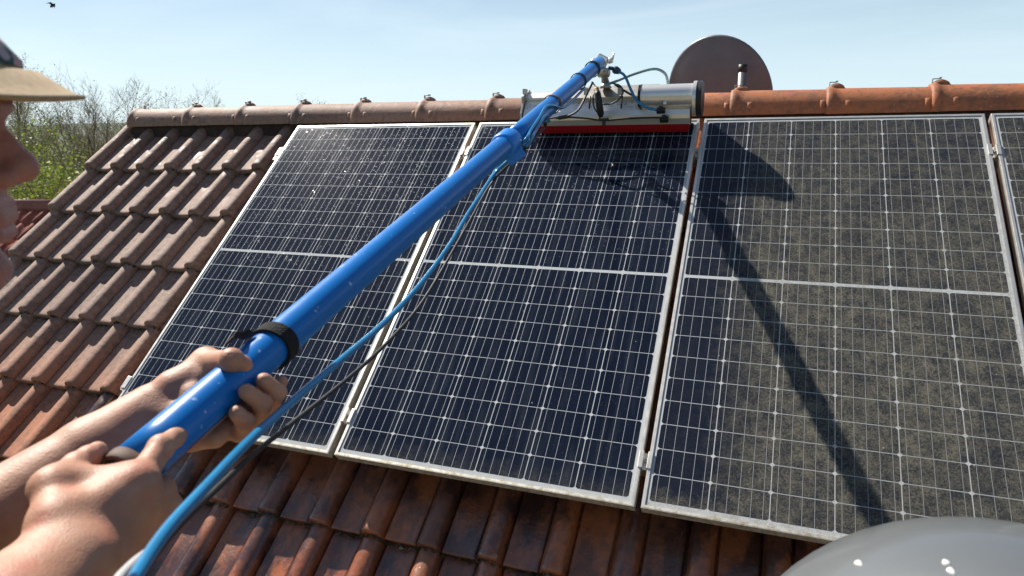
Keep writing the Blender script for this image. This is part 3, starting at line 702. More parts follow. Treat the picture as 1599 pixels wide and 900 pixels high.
for (r, z) in prof:
    for k in range(N): a = 2 * math.pi * k / N; vs.append((RX * max(r, .002) * math.cos(a), RY * max(r, .002) * math.sin(a), z))
mb.add(vs, [(i * N + k, i * N + (k + 1) % N, (i + 1) * N + (k + 1) % N, (i + 1) * N + k) for i in range(len(prof) - 1) for k in range(N)], True)
dpart(mb, 'reflector', M['dish'], M_=Q)
mb = MB(); mt = at(1160, 103, 4.24); mt0 = np.array([mt[0], mt[1], Z0 - 1.35]); mb.tube([mt0, mt], .0245, 18); dpart(mb, 'mast', M['mast'])
mb = MB(); mb.tube([mt - np.array([0, 0, .038]), mt + np.array([0, 0, .008])], .0262, 18); dpart(mb, 'mast_cap', M['black'])
mb = MB(); bc = np.array(Q @ Vector((0, -.2, -.09))); mb.box((0, -.2, -.085), (.10, .12, .04), bev=.01); mb.v = [tuple(Q @ Vector(p)) for p in mb.v]
pm = np.array([mt[0], mt[1], bc[2]]); mb.tube([bc, pm], .02, 10); dpart(mb, 'mast_bracket', M['mast'])
mb = MB(); mb.tube([tuple(Q @ Vector((0, -RY, .0))), tuple(Q @ Vector((0, -RY - .02, .34)))], .012, 8); mb.tube([tuple(Q @ Vector((0, -RY - .02, .33))), tuple(Q @ Vector((0, -RY + .10, .36)))], [.028, .022], 12); dpart(mb, 'receiver_arm', M['mast'])

# ------------------------------------------------------------------ domed grey cover close to the camera, lower right
dm = empty('domed_cover'); cc = at(1580, 1290, .62)
dm.matrix_world = Matrix.Translation((cc[0], cc[1], cc[2] - .55)); tag(dm, 'smooth grey dome with white specks, blurred in the lower right corner close to the camera', 'cover')
t = NT('grey_dome'); n1 = t.noise(3, 4, .6)
vo = t.n('ShaderNodeTexVoronoi'); vo.inputs['Scale'].default_value = 13; t.L(t.tc.outputs['Object'], vo.inputs['Vector'])
vsep = t.n('ShaderNodeSeparateXYZ'); t.L(vo.outputs['Color'], vsep.inputs[0])
spk = t.math('MULTIPLY', t.ramp(t.math('ADD', vo.outputs['Distance'], t.math('MULTIPLY', t.noise(60), .05)), (.085, 1.), (.12, 0.)), t.math('GREATER_THAN', vsep.outputs[0], .30))
scr = t.ramp(t.noise(3, 2, .4, sc3=(1, 9, 2)), (.62, 0.), (.70, .10))
c = t.mix(n1, (.085, .095, .098), (.135, .145, .148)); c = t.mix(scr, c, (.3, .32, .33))
t.set(base=t.mix(spk, c, (.68, .69, .66)), rough=t.math('ADD', .34, t.math('MULTIPLY', n1, .2)), coat=.8, coatr=.16, normal=t.bump(t.noise(22, 4), .10, .003))
mb = MB(); N = 72; RD = .265; vs = []; prof = [(math.sin(a), math.cos(a)) for a in np.linspace(0.01, math.pi / 2, 22)]
P2 = [(r * RD, .55 + z * RD * .98) for r, z in prof] + [(RD + .012, .545), (RD + .014, .52), (RD + .004, .515)]
for r, z in P2:
    for k in range(N): a = 2 * math.pi * k / N; vs.append((r * math.cos(a), r * math.sin(a), z))
mb.add(vs, [(i * N + k, (i + 1) * N + k, (i + 1) * N + (k + 1) % N, i * N + (k + 1) % N) for i in range(len(P2) - 1) for k in range(N)], True); mb.build('dome', t.m, dm)
for (px_, py2, r1, r2) in ((1343, 876, .0055, .0030), (1479, 874, .0040, .0030), (1487, 887, .0048, .0028)):
    dd_ = at(px_, py2, 1.) - LOC; dd_ /= np.linalg.norm(dd_); ctr = np.array([cc[0], cc[1], cc[2]]); oc = LOC - ctr; bq_ = dd_.dot(oc); disc_ = bq_ * bq_ - oc.dot(oc) + (RD * .992) ** 2
    if disc_ < 0: continue
    hp = LOC + dd_ * (-bq_ - math.sqrt(disc_)); nn2 = (hp - ctr) / np.linalg.norm(hp - ctr); hp = ctr + nn2 * np.array([RD, RD, RD * .98]) * 1.0005; e1 = np.cross(nn2, RIGHT); e1 /= np.linalg.norm(e1); e2 = np.cross(nn2, e1); sp2 = MB(); vs2 = []
    for ri, hz_ in ((1., -.001), (.85, .0008), (.4, .0014), (.02, .0015)):
        for k in range(12): a = 2 * math.pi * k / 12; wob = 1 + .15 * math.sin(3 * a + px_); vs2.append(hp + (e1 * math.cos(a) * r1 + e2 * math.sin(a) * r2) * ri * wob + nn2 * hz_ - np.array(dm.matrix_world.translation))
    sp2.add(vs2, [(i * 12 + k, i * 12 + (k + 1) % 12, i * 12 + 12 + (k + 1) % 12, i * 12 + 12 + k) for i in range(3) for k in range(12)], True); sp2.build('white_speck', simple('dried_paint', (.70, .72, .68), .7), dm)
mb = MB(); mb.tube([(0, 0, -.05), (0, 0, .52)], RD, N); mb.build('drum', M['tin'], dm)

# ------------------------------------------------------------------ bird
bd = MB(); bp = at(82, 9, 30.)
ex = (RIGHT * .8 - DOWN * .6) * .55; ey_ = FWD * .6; 
bd.tube([bp - ex * .22, bp - ex * .14, bp, bp + ex * .16, bp + ex * .24], [.01, .045, .06, .045, .012], 8)
for s in (-1, 1):
    w = ey_ * s * .25 - DOWN * .06; bd.add([bp + ex * .10, bp - ex * .06, bp + w - ex * .10, bp + w * 1.9 - ex * .26 + DOWN * .05, bp + w + ex * .07, bp + ex * .10 - DOWN * .01, bp - ex * .06 - DOWN * .01, bp + w - ex * .10 - DOWN * .01, bp + w + ex * .07 - DOWN * .01], [(0, 1, 2, 4), (4, 2, 3), (5, 8, 7, 6), (8, 3, 7)])
o = bd.build('bird', simple('dark_feather', (.03, .03, .032), .9)); tag(o, 'small dark bird flying high in the sky at the upper left', 'bird')
#@@PART3
# ------------------------------------------------------------------ trees and neighbour's house beyond the left verge
def leafmat(name, a, b, tr=.35):
    t = NT(name); oi = t.n('ShaderNodeNewGeometry'); c = t.mix(oi.outputs['Random Per Island'], a, b)
    t.set(base=c, rough=.6); tb = t.n('ShaderNodeBsdfTranslucent'); t.L(c, tb.inputs['Color']); ms = t.n('ShaderNodeMixShader'); ms.inputs[0].default_value = tr
    o_ = t.t.nodes['Material Output']; t.L(t.b.outputs[0], ms.inputs[1]); t.L(tb.outputs[0], ms.inputs[2]); t.L(ms.outputs[0], o_.inputs['Surface']); return t.m
M['bark'] = simple('bark', (.13, .10, .075), .95, nscale=8, namt=.3)
M['twig'] = simple('twig', (.22, .175, .12), .95)
M['leaf_bright'] = leafmat('spring_leaf', (.16, .24, .020), (.30, .36, .05))
M['leaf_bud'] = leafmat('bud_leaf', (.15, .14, .05), (.24, .21, .09))
M['leaf_olive'] = leafmat('olive_leaf', (.09, .12, .03), (.17, .19, .06))
def tree(x, y, h, spread, leaf, nleaf, lsz, dens, seed, upr=.75, zlow=.12, name='bare_tree'):
    rg = random.Random(seed); root = empty(name, Matrix.Translation((x, y, 0)))
    tr = MB(); tw = MB(); tips = []
    def grow(p, d, L, r, lev):
        n = 4 if lev < 3 else 3; pts = [p]; rs = [r]; q = p.copy(); dd = d.copy()
        for i in range(n):
            dd = dd + Vector((rg.gauss(0, .12), rg.gauss(0, .12), rg.gauss(.04, .08))); dd.normalize(); q = q + dd * L / n; pts.append(q.copy()); rs.append(r * (1 - (i + 1) / n * .55))
        (tr if lev < 2 else tw).tube([tuple(a) for a in pts], rs, 6 if lev < 2 else 3, cap=False)
        if lev >= 2: tips.extend(pts[1:])
        if lev >= 4: return
        k = {0: dens + 5, 1: dens, 2: dens - 1, 3: 3}[lev]
        for i in range(k):
            f = rg.uniform(zlow if lev == 0 else .25, 1); j = min(n - 1, int(f * n)); b = pts[j].lerp(pts[j + 1], f * n - j)
            a = rg.uniform(0, 2 * math.pi); side = Vector((math.cos(a), math.sin(a), 0)); nd = (dd * upr + side * rg.uniform(.45, .95) * spread + Vector((0, 0, .15))).normalized()
            grow(b, nd, L * rg.uniform(.38, .58) * (1.12 - .4 * f if lev == 0 else 1), max(.004, rs[j] * .5), lev + 1)
    grow(Vector((0, 0, -.2)), Vector((rg.gauss(0, .03), rg.gauss(0, .03), 1)), h * .93, h * .013, 0)
    tr.build('trunk', M['bark'], root); tw.build('branches', M['twig'], root)
    if nleaf:
        lf = MB()
        for i in range(nleaf):
            p = rg.choice(tips) + Vector((rg.gauss(0, 1), rg.gauss(0, 1), rg.gauss(0, 1))) * lsz * 2.2; s = lsz * rg.uniform(.5, 1.3)
            a = Vector((rg.gauss(0, 1), rg.gauss(0, 1), rg.gauss(0, 1))).normalized(); b = a.orthogonal().normalized(); c = a.cross(b); ph = rg.uniform(0, 6.28); u = b * math.cos(ph) + c * math.sin(ph); v = a.cross(u)
            lf.add([p - u * s * .5, p - v * s * .28, p + u * s * .5, p + v * s * .28], [(0, 1, 2, 3)])
        lf.build('foliage', leaf, root)
    return root
def place(px, zd): p = at(px, 190, zd); return p[0], p[1]
GT = 'bare spring trees behind the roof'
tl = [  # column in the photo, depth, height, spread, leaf, count, leaf size, density, label
    (40, 27, 8.8, .8, 'leaf_bud', 1500, .09, 7, 'tall sparse tree rising just above the brim of the straw hat', 1.),
    (62, 31, 8.3, .8, 'leaf_bud', 1300, .09, 7, 'slim budding tree seen between the hat brim and the nose', .9),
    (106, 24, 8.35, .75, None, 0, .08, 7, 'bare pointed tree standing tallest above the brush beside the hat brim tip', 1.),
    (84, 34, 7.9, .9, 'leaf_bud', 2200, .10, 7, 'yellowish budding tree behind the bare pointed tree', 1.),
    (130, 30, 7.6, .9, 'leaf_bud', 2000, .09, 7, 'grey brown tree with fine twigs right of the bare pointed tree', .9),
    (146, 26, 7.9, .6, None, 0, .08, 6, 'narrow upright bare tree right of the tip of the hat brim', .8),
    (163, 35, 7.7, .9, 'leaf_bud', 2200, .10, 7, 'rounded hazy tree just left of the end of the ridge', 1.),
    (186, 28, 7.4, .85, 'leaf_olive', 1500, .09, 7, 'tree whose top touches the rounded end of the ridge', .9),
    (206, 33, 7.75, .9, 'leaf_bud', 900, .09, 7, 'small tree top peeking over the left end of the ridge', .9),
    (30, 22, 6.6, 1., 'leaf_olive', 2500, .09, 7, 'dark olive tree low behind the tip of the nose', 1.),
    (322, 46, 8.4, .95, None, 0, .1, 7, 'distant bare round tree top above the left half of the ridge', 1.),
    (487, 60, 8.25, .6, 'leaf_olive', 1400, .14, 6, 'small green tree top above the ridge over the leftmost panel', .6),
    (118, 20, 6.3, 1., 'leaf_olive', 2600, .08, 7, 'half leafed tree with olive leaves behind the bright green bush', 1.),
    (165, 22, 6.2, 1., 'leaf_bud', 2600, .08, 7, 'half leafed tree beside the left end of the roof', 1.)]
for i, (px, zd, h, spd, lf, nl, ls, dn, lab, _) in enumerate(tl):
    x, y = place(px, zd); o = tree(x, y, h * (.84 if px < 120 or px > 250 else .80), spd, M[lf] if lf else None, int(nl * 3.2), ls * .72, dn, 100 + i)
    tag(o, lab, 'tree', GT)
for i, (px, zd, h, lab) in enumerate([(92, 15.5, 5.35, 'bright green leafy bush beyond the verge of the roof, nearest the nose'), (128, 17.5, 5.3, 'bright green bush further right, against the top left tiles'), (55, 17, 5.2, 'leafy bush directly behind the nose')]):
    x, y = place(px, zd); o = tree(x, y, h * .92, 1.15, M['leaf_bright'], 6500, .085, 7, 300 + i, upr=.5, name='leafy_bush')
    tag(o, lab, 'bush', 'green bushes beyond the roof')
# neighbour's roof, lower down
nb = empty('neighbour_house'); c = at(20, 322, 10.5); nb.matrix_world = Matrix.Translation((c[0], c[1], 0)) @ Matrix.Rotation(R(9), 4, 'Z')
tag(nb, 'lower neighbouring house with a red tiled roof and a small grey dormer, beyond the verge', 'house'); NI = nb.matrix_world.inverted()
rz = c[2]; mb = MB(); Lx0, Lx1 = -4.2, 1.0; run_, drop = 3.2, 2.2
vs, fs = [], []
k = 0; rows, colsn = 11, 26
for r_ in range(rows):
    for q in range(colsn):
        x0 = Lx0 + (Lx1 - Lx0) * q / colsn; x1 = Lx0 + (Lx1 - Lx0) * (q + 1) / colsn; f0, f1 = r_ / rows, (r_ + 1) / rows
        prof = [(0, 0), (.12, .028), (.3, .040), (.45, .028), (.55, .002), (1., 0)]
        b = len(vs)
        for (f, up) in ((f0, 0), (f1, .03)):
            for (a, hh) in prof: vs.append((x0 + (x1 - x0) * a, -run_ * f - .03, rz - .03 - drop * f + hh + up))
        for j in range(5): fs.append((b + j, b + 6 + j, b + 7 + j, b + j + 1))
        for (a, hh) in prof: vs.append((x0 + (x1 - x0) * a, -run_ * f1 - .03, rz - .05 - drop * f1 + hh))
        for j in range(5): fs.append((b + 6 + j, b + 12 + j, b + 13 + j, b + 7 + j))
mb.add(vs, fs, True)
mb.add([(Lx0, 0, rz - .03), (Lx1, 0, rz - .03), (Lx1, run_, rz - drop), (Lx0, run_, rz - drop)], [(0, 1, 2, 3)])
rr_ = mb.build('roof', simple('red_roof', (.24, .062, .040), .8, nscale=9, namt=.35), nb)
mb = MB(); mb.tube([(Lx0, 0, rz), (Lx1, 0, rz)], .10, 12); mb.build('ridge_tiles', simple('red_ridge', (.28, .12, .09), .75, nscale=9, namt=.25), rr_)
mb = MB(); mb.box(((Lx0 + Lx1) / 2 + .0, 0, (rz - drop) / 2), (Lx1 - Lx0 - .5, 2 * run_ - .5, rz - drop)); 
for s in (Lx0 + .25, Lx1 - .25): mb.add([(s, -run_ + .25, rz - drop), (s, run_ - .25, rz - drop), (s, 0, rz - .15), (s + .02, -run_ + .25, rz - drop), (s + .02, run_ - .25, rz - drop), (s + .02, 0, rz - .15)], [(0, 1, 2), (5, 4, 3), (0, 3, 4, 1), (1, 4, 5, 2), (2, 5, 3, 0)])
mb.build('wall', M['plaster'], nb)
mb = MB(); mb.add([(-.05, 1.2, rz - .4), (.75, 1.2, rz - .4), (.75, 1.2, rz + .03), (.38, 1.2, rz + .20), (-.05, 1.2, rz + .22), (-.05, 2.4, rz - .9), (.75, 2.4, rz - .9), (.75, 2.4, rz + .03), (.38, 2.4, rz + .2), (-.05, 2.4, rz + .22)],
       [(0, 1, 2, 3, 4), (9, 8, 7, 6, 5)] + [(i, i + 5, (i + 1) % 5 + 5, (i + 1) % 5) for i in range(5)]); dmr = mb.build('dormer', simple('dark_slate', (.06, .065, .07), .7, nscale=10), nb)
mb = MB(); mb.box((.12, 1.19, rz + .22), (.36, .05, .03)); mb.box((.16, 1.185, rz + .12), (.03, .02, .16)); mb.box((.04, 1.185, rz + .13), (.10, .02, .08)); mb.build('window_frame', simple('cream_paint', (.6, .58, .48), .6), dmr)
mb = MB(); 
for q in range(7): mb.tube([(-1.2 + q * .26, -.9 - .02 * q, rz - .50), (-1.0 + q * .26, -1.5, rz - .85)], .015, 6)
mb.tube([(-1.4, -.75, rz - .40), (.7, -.75, rz - .40)], .03, 8); mb.build('snow_guard', simple('red_metal', (.42, .14, .09), .5), nb)

# ------------------------------------------------------------------ smooth bodies by blending tapered capsules
def surface_nets(f, org, h):
    s = f < 0; nx, ny, nz = f.shape
    acc = np.zeros((nx - 1, ny - 1, nz - 1, 3), np.float32); cnt = np.zeros((nx - 1, ny - 1, nz - 1), np.float32)
    for ax in range(3):
        for a in (0, 1):
            for b in (0, 1):
                sl0 = [slice(0, -1)] * 3; o1, o2 = [i for i in range(3) if i != ax]
                sl0[o1] = slice(a, f.shape[o1] - 1 + a); sl0[o2] = slice(b, f.shape[o2] - 1 + b)
                sl1 = list(sl0); sl0[ax] = slice(0, -1); sl1[ax] = slice(1, None)
                f0, f1 = f[tuple(sl0)], f[tuple(sl1)]; c = (f0 < 0) != (f1 < 0)
                t = np.where(c, f0 / np.where(c, f0 - f1, 1), 0); off = [None] * 3
                acc[..., ax] += np.where(c, t, 0); acc[..., o1] += np.where(c, a, 0); acc[..., o2] += np.where(c, b, 0); cnt += c
    act = cnt > 0; idx = -np.ones(act.shape, np.int64); idx[act] = np.arange(act.sum())
    ijk = np.argwhere(act); V_ = (ijk + acc[act] / cnt[act][:, None]) * h + org
    quads = []
    for ax in range(3):
        o1, o2 = [(1, 2), (2, 0), (0, 1)][ax]
        sl0 = [slice(1, -1)] * 3; sl1 = [slice(1, -1)] * 3; sl0[ax] = slice(0, -1); sl1[ax] = slice(1, None)
        a = s[tuple(sl0)]; b = s[tuple(sl1)]; c = np.argwhere(a != b)
        if not len(c): continue
        sg = a[tuple(c.T)]; base = c.copy(); base[:, o1] += 1; base[:, o2] += 1
        def g(d1, d2): q = base.copy(); q[:, o1] -= d1; q[:, o2] -= d2; return idx[q[:, 0], q[:, 1], q[:, 2]]
        q = np.stack([g(1, 1), g(0, 1), g(0, 0), g(1, 0)], 1); q[~sg] = q[~sg][:, ::-1]; quads.append(q)
    return V_, np.concatenate(quads)
class SDF:
    def __init__(s, lo, hi, h):
        s.h = h; s.lo = np.array(lo, float); n = np.ceil((np.array(hi) - s.lo) / h).astype(int) + 1; s.n = n; s.f = np.full(n, .05, np.float32)
    def region(s, lo, hi):
        a = np.clip(np.floor((lo - s.lo) / s.h).astype(int), 0, s.n); b = np.clip(np.ceil((hi - s.lo) / s.h).astype(int) + 1, 0, s.n)
        if (b <= a).any(): return None
        g = np.meshgrid(*[s.lo[i] + s.h * np.arange(a[i], b[i]) for i in range(3)], indexing='ij')
        return tuple(slice(a[i], b[i]) for i in range(3)), np.stack(g, -1).astype(np.float32)
    def comb(s, sl, d, k, sub=False):
        f = s.f[sl]
        if sub:
            d = -d; h = np.clip(.5 - .5 * (d - f) / k * -1, 0, 1); h = np.clip(.5 + .5 * (d - f) / k, 0, 1); s.f[sl] = f * (1 - h) + d * h + k * h * (1 - h)
        else:
            h = np.clip(.5 + .5 * (f - d) / k, 0, 1); s.f[sl] = f * (1 - h) + d * h - k * h * (1 - h)
    def cap(s, a, b, ra, rb, k=.006, sub=False):
        a = np.array(a, float); b = np.array(b, float); m = max(ra, rb) + .03 + k
        r = s.region(np.minimum(a, b) - m, np.maximum(a, b) + m)
        if r is None: return
        sl, P = r; ab = (b - a).astype(np.float32); L2 = float(ab @ ab) + 1e-12; pa = P - a.astype(np.float32)
        t = np.clip(pa @ ab / L2, 0, 1); d = np.linalg.norm(pa - t[..., None] * ab, axis=-1) - (ra + (rb - ra) * t); s.comb(sl, d, k, sub)
    def chain(s, pts, rs, k=.006):
        for i in range(len(pts) - 1): s.cap(pts[i], pts[i + 1], rs[i], rs[i + 1], k)
    def ell(s, c, r, k=.006, B=None, sub=False):
        c = np.array(c, float); r = np.array(r, float); m = r.max() + .03 + k; q = s.region(c - m, c + m)
        if q is None: return
        sl, P = q; p = P - c.astype(np.float32)
        if B is not None: p = p @ np.array(B, np.float32).T
        k0 = np.linalg.norm(p / r, axis=-1); k1 = np.linalg.norm(p / (r * r), axis=-1) + 1e-9; s.comb(sl, k0 * (k0 - 1) / k1, k, sub)
    def mesh(s): return surface_nets(s.f, s.lo + 0, s.h)

PX = lambda px: prad(px)
pz = lambda px: (pole_at(px) - LOC).dot(FWD)
camv = lambda X, Y, Z: LOC + X * RIGHT + Y * DOWN + Z * FWD
# ---- far hand (their left), gripping the pole from behind
sh_l = camv(-.70, .16, .60); el_l = at(-150, 930, .62); el_l = camv(-.60, .305, .64)
wr_l = at(240, 644, .835)
B = SDF(np.minimum.reduce([el_l, wr_l, pole_q(440, 180, .1), pole_q(250, 180, .12)]) - .11, np.maximum.reduce([el_l, wr_l, pole_q(440, 180, .1), pole_q(250, 0, .1)]) + .08, .0017)
fa = [el_l, el_l * .62 + wr_l * .38, el_l * .25 + wr_l * .75, wr_l]; B.chain(fa, [.050, .049, .037, .029], .01)
up = -DOWN; off = np.cross(wr_l - el_l, FWD); off /= np.linalg.norm(off)
B.chain([p_ + off * .008 for p_ in fa], [.046, .044, .033, .026], .01)
B.chain([p_ - off * .008 for p_ in fa], [.044, .042, .032, .026], .01)
mc = {'i': pole_q(385, 212, .047), 'm': pole_q(370, 205, .051), 'r': pole_q(349, 197, .052), 'p': pole_q(329, 187, .050)}
for kk, r_ in zip('imrp', (.0145, .0145, .0140, .0130)): B.cap(wr_l + (mc[kk] - mc['m']) * .25, mc[kk], .019, r_, .014)
B.cap(wr_l, pole_q(312, 160, .050), .02, .014, .014)          # heel of the hand
B.cap(pole_q(312, 160, .050), pole_q(318, 125, .044), .014, .012, .012)
# thumb
cm = at(272, 606, .845); mp_ = at(322, 565, .875); ip = pole_q(352, -46, prad(352) + .0125); tpx = pole_q(379, 8, prad(379) + .0085)
ip = at(362, 563, (pole_q(362, -40, prad(362) + .012) - LOC).dot(FWD)); tpx = at(388, 577, (pole_q(388, 5, prad(388) + .0075) - LOC).dot(FWD))
B.cap(wr_l, cm, .024, .0195, .012); B.cap(cm, mp_, .0185, .0150, .010); B.cap(mp_, mc['i'], .0125, .0130, .020); B.cap(cm, mc['i'], .012, .012, .018)
B.cap(mp_, ip, .0140, .0125, .006); B.cap(ip, ip * .45 + tpx * .55, .0125, .0118, .004); B.cap(ip * .45 + tpx * .55, tpx, .0118, .0092, .004)
B.ell(mp_, [.0155] * 3, .006); B.ell(ip - FWD * .002 - DOWN * .001, [.0132] * 3, .005)
def finger(S, mcp, pip, dip, tip, r, k=.0028, kb=.009):
    S.cap(mcp, pip, r * 1.18, r * 1.04, kb); S.cap(pip, dip, r * 1.03, r * .95, k); S.cap(dip, tip, r * .95, r * .82, k)
    S.ell(pip, [r * 1.10] * 3, .004); S.ell(dip, [r * 1.0] * 3, .003)
    S.ell(mcp, [r * 1.28] * 3, .010)
finger(B, mc['i'], pole_q(403, 150, .050), pole_q(407, 112, .047), pole_q(401, 84, .0405), .0100)
finger(B, mc['m'], pole_q(382, 103, .0520), pole_q(380, 70, .048), pole_q(369, 38, .0385), .0116)
finger(B, mc['r'], pole_q(357, 98, .0530), pole_q(354, 62, .048), pole_q(343, 31, .0385), .0116)
finger(B, mc['p'], pole_q(334, 101, .0510), pole_q(331, 74, .046), pole_q(324, 52, .0375), .0108)
for (px_, a0, rr_) in ((381, 70, .0605), (355, 62, .0605), (332, 74, .0575)):
    for da in (-5, 0, 5): B.cap(pole_q(px_ - 8, a0 + da, rr_), pole_q(px_ + 9, a0 + da, rr_), .0008, .0008, .0016, True)
# creases over the thumb joint and tendons at the wrist
for s_ in (-.35, 0, .35):
    c_ = ip + (tpx - ip) * (.06 + s_ * .14) - FWD * .0115 - DOWN * .005; w_ = np.cross(tpx - ip, FWD); w_ /= np.linalg.norm(w_); B.cap(c_ - w_ * .006, c_ + w_ * .004, .0009, .0009, .002, True)
B.cap(wr_l * .75 + el_l * .25 - FWD * .028 + off * .012, wr_l * .2 + cm * .8 - FWD * .012, .0042, .0045, .006)
B.cap(wr_l * .85 + el_l * .15 - FWD * .026 - off * .004, wr_l * .4 + mp_ * .6 + DOWN * .012, .0035, .0035, .006)
# ---- near hand (their right), back of the hand to the viewer, index finger along the pole
wr_r = at(106, 872, .575); el_r = at(-150, 1120, .44)
z0 = pz(215)
Mi = at(212, 757, .650); Pi = at(251, 699, (pole_q(247, 0, prad(247)) - LOC).dot(FWD) - .0145); Ti = at(287, 673, (pole_q(285, 8, prad(285) + .0085) - LOC).dot(FWD))
Di = Pi * .45 + Ti * .55 + (Pi * .45 + Ti * .55 - pole_at(268)) * .05
Mm = at(222, 791, .655); Mr = at(208, 826, .650); Mp = at(190, 856, .640)
A = SDF(np.minimum.reduce([el_r, wr_r, Ti, Mm]) - .10, np.maximum.reduce([el_r, wr_r, Ti, Mm]) + .10, .00165)
fb = [el_r, el_r * .5 + wr_r * .5, wr_r]; o2_ = np.cross(wr_r - el_r, FWD); o2_ /= np.linalg.norm(o2_)
for q, rr_ in ((.012, (.040, .036, .025)), (-.012, (.040, .036, .025)), (0, (.042, .038, .027))): A.chain([p_ + o2_ * q for p_ in fb], rr_, .012)
for mm_, q, r_ in ((Mi, .014, .0165), (Mm, .004, .0170), (Mr, -.006, .0165), (Mp, -.014, .0155)): A.cap(wr_r + o2_ * q * (1 if (Mi - wr_r).dot(o2_) > (Mp - wr_r).dot(o2_) else -1), mm_, .0225, r_, .013)
Ct = at(88, 815, .590); Mt = at(80, 763, .618); It = at(118, 728, .655); Tt = at(152, 704, .680)
A.cap(wr_r, Ct, .022, .0185, .012); A.cap(Ct, Mt, .0180, .0158, .010); A.ell(Mt - FWD * .001, [.0172] * 3, .006)
A.cap(Mt, It, .0145, .0120, .007); A.ell(It, [.0126] * 3, .004); A.cap(It, It * .45 + Tt * .55, .0120, .0110, .003); A.cap(It * .45 + Tt * .55, Tt, .0110, .0090, .003)
A.cap(Mt + FWD * .010, Mi + FWD * .006, .0145, .0140, .016); A.cap(Ct, Mi, .016, .015, .016); A.cap(at(140, 760, .640), at(196, 752, .655), .0135, .0135, .014)
A.cap(Mi, Pi, .0140, .0120, .006); A.ell(Mi - FWD * .002, [.0170] * 3, .007); A.ell(Pi, [.0130] * 3, .004); A.cap(Pi, Di, .0116, .0103, .003); A.cap(Di, Ti, .0104, .0082, .003)
Pm = at(252, 765, (pole_at(228) - LOC).dot(FWD) - .006); Dm = pole_q(232, 128, .046); Tm = pole_q(236, 172, .040); A.ell(Mm, [.0175] * 3, .010)
A.cap(Mm, Pm, .0150, .0128, .007); A.ell(Pm, [.0132] * 3, .004); A.cap(Pm, Dm, .0120, .0108, .003); A.cap(Dm, Tm, .0108, .0090, .003)
for (mm_, foot, rr_, ang) in ((Mr, 206, .0118, 92), (Mp, 194, .0104, 98)):
    pp = pole_q(foot, ang, .052); dd_ = pole_q(foot + 2, ang + 40, .047); tt = pole_q(foot + 5, ang + 78, .040); A.ell(mm_, [rr_ * 1.32] * 3, .010)
    A.cap(mm_, pp, rr_ * 1.18, rr_ * 1.03, .007); A.cap(pp, dd_, rr_, rr_ * .9, .003); A.cap(dd_, tt, rr_ * .9, rr_ * .76, .003)
# tendons, wrist folds, knuckle folds
for mm_ in (Mi, Mm, Mr): A.cap(wr_r * .70 + mm_ * .30 - FWD * .0205, mm_ * .92 + wr_r * .08 - FWD * .0178, .0030, .0042, .004)
for j in (-1, 0, 1):
    c_ = Pi + (Ti - Pi) * (.03 + .07 * j) - FWD * .0128; w_ = np.cross(Ti - Pi, FWD); w_ /= np.linalg.norm(w_); A.cap(c_ - w_ * .007, c_ + w_ * .006, .0009, .0009, .002, True)
    c_ = Di + (Ti - Di) * (.05 + .12 * j) - FWD * .0112; A.cap(c_ - w_ * .005, c_ + w_ * .005, .0007, .0007, .0018, True)
# ---- head in its own frame: x forward, y to their left, z up
hx = (RIGHT * .90 + FWD * .34 ); up_w = np.array([0, 0, 1.]); up_h = up_w + hx * -.05; hx = hx - up_w * hx.dot(up_w); hx /= np.linalg.norm(hx)
hx = hx * math.cos(.10) - up_w * math.sin(.10); hy = np.cross(up_w, hx); hy /= np.linalg.norm(hy); hz = np.cross(hx, hy)
HB = np.stack([hx, hy, hz], 1)
NT_L = np.array([.116, 0, -.018])            # nose tip in the head frame
NOSE = at(42, 260, .54); HC = NOSE - HB @ NT_L
def H(p): return HC + HB @ np.array(p, float)
hd = SDF([-.13, -.11, -.20], [.14, .11, .14], .0019)
hd.ell([-.012, 0, .040], [.100, .077, .088], .01); hd.ell([.035, 0, -.020], [.066, .060, .080], .02)
hd.ell([.030, 0, -.085], [.055, .046, .030], .02); hd.ell([.083, 0, -.100], [.019, .022, .017], .014)         # jaw, chin
hd.cap([.092, -.026, .024], [.092, .026, .024], .012, .012, .014)                                         # brow
for s in (-1, 1):
    hd.ell([.099, s * .031, .006], [.016, .018, .013], .010, sub=True)                                   # eye socket
    hd.ell([.073, s * .046, -.024], [.028, .017, .020], .016)                                            # cheek bone
    hd.ell([.078, s * .031, .006], [.0135, .0145, .0105], .004)                                          # lids
    hd.ell([.102, s * .0115, -.027], [.011, .0075, .0075], .005)                                         # nostril wings
    hd.ell([-.005, s * .077, -.004], [.017, .008, .030], .006); hd.ell([-.002, s * .085, -.002], [.009, .005, .018], .004, sub=True)
    hd.cap([-.03, s * .05, -.05], [.05, s * .030, -.092], .018, .014, .02)
hd.chain([[.094, 0, .012], [.103, 0, -.004], [.1125, 0, -.017]], [.0075, .0082, .0100], .006); hd.ell([.1125, 0, -.0195], [.0115, .0120, .0105], .005)
for s in (-1, 1): hd.ell([.108, s * .0065, -.034], [.006, .0035, .004], .003, sub=True)
hd.cap([.095, -.018, -.050], [.095, .018, -.050], .0075, .0075, .008); hd.cap([.0985, -.016, -.0580], [.0985, .016, -.0580], .0062, .0062, .004)
hd.cap([.0970, -.015, -.0710], [.0970, .015, -.0710], .0066, .0066, .004); hd.cap([.1065, -.020, -.0645], [.1065, .020, -.0645], .0014, .0014, .003, True)
hd.chain([[-.035, 0, -.04], [-.06, 0, -.19]], [.056, .060], .02)
hv, hq = hd.mesh(); hv = hv @ HB.T + HC
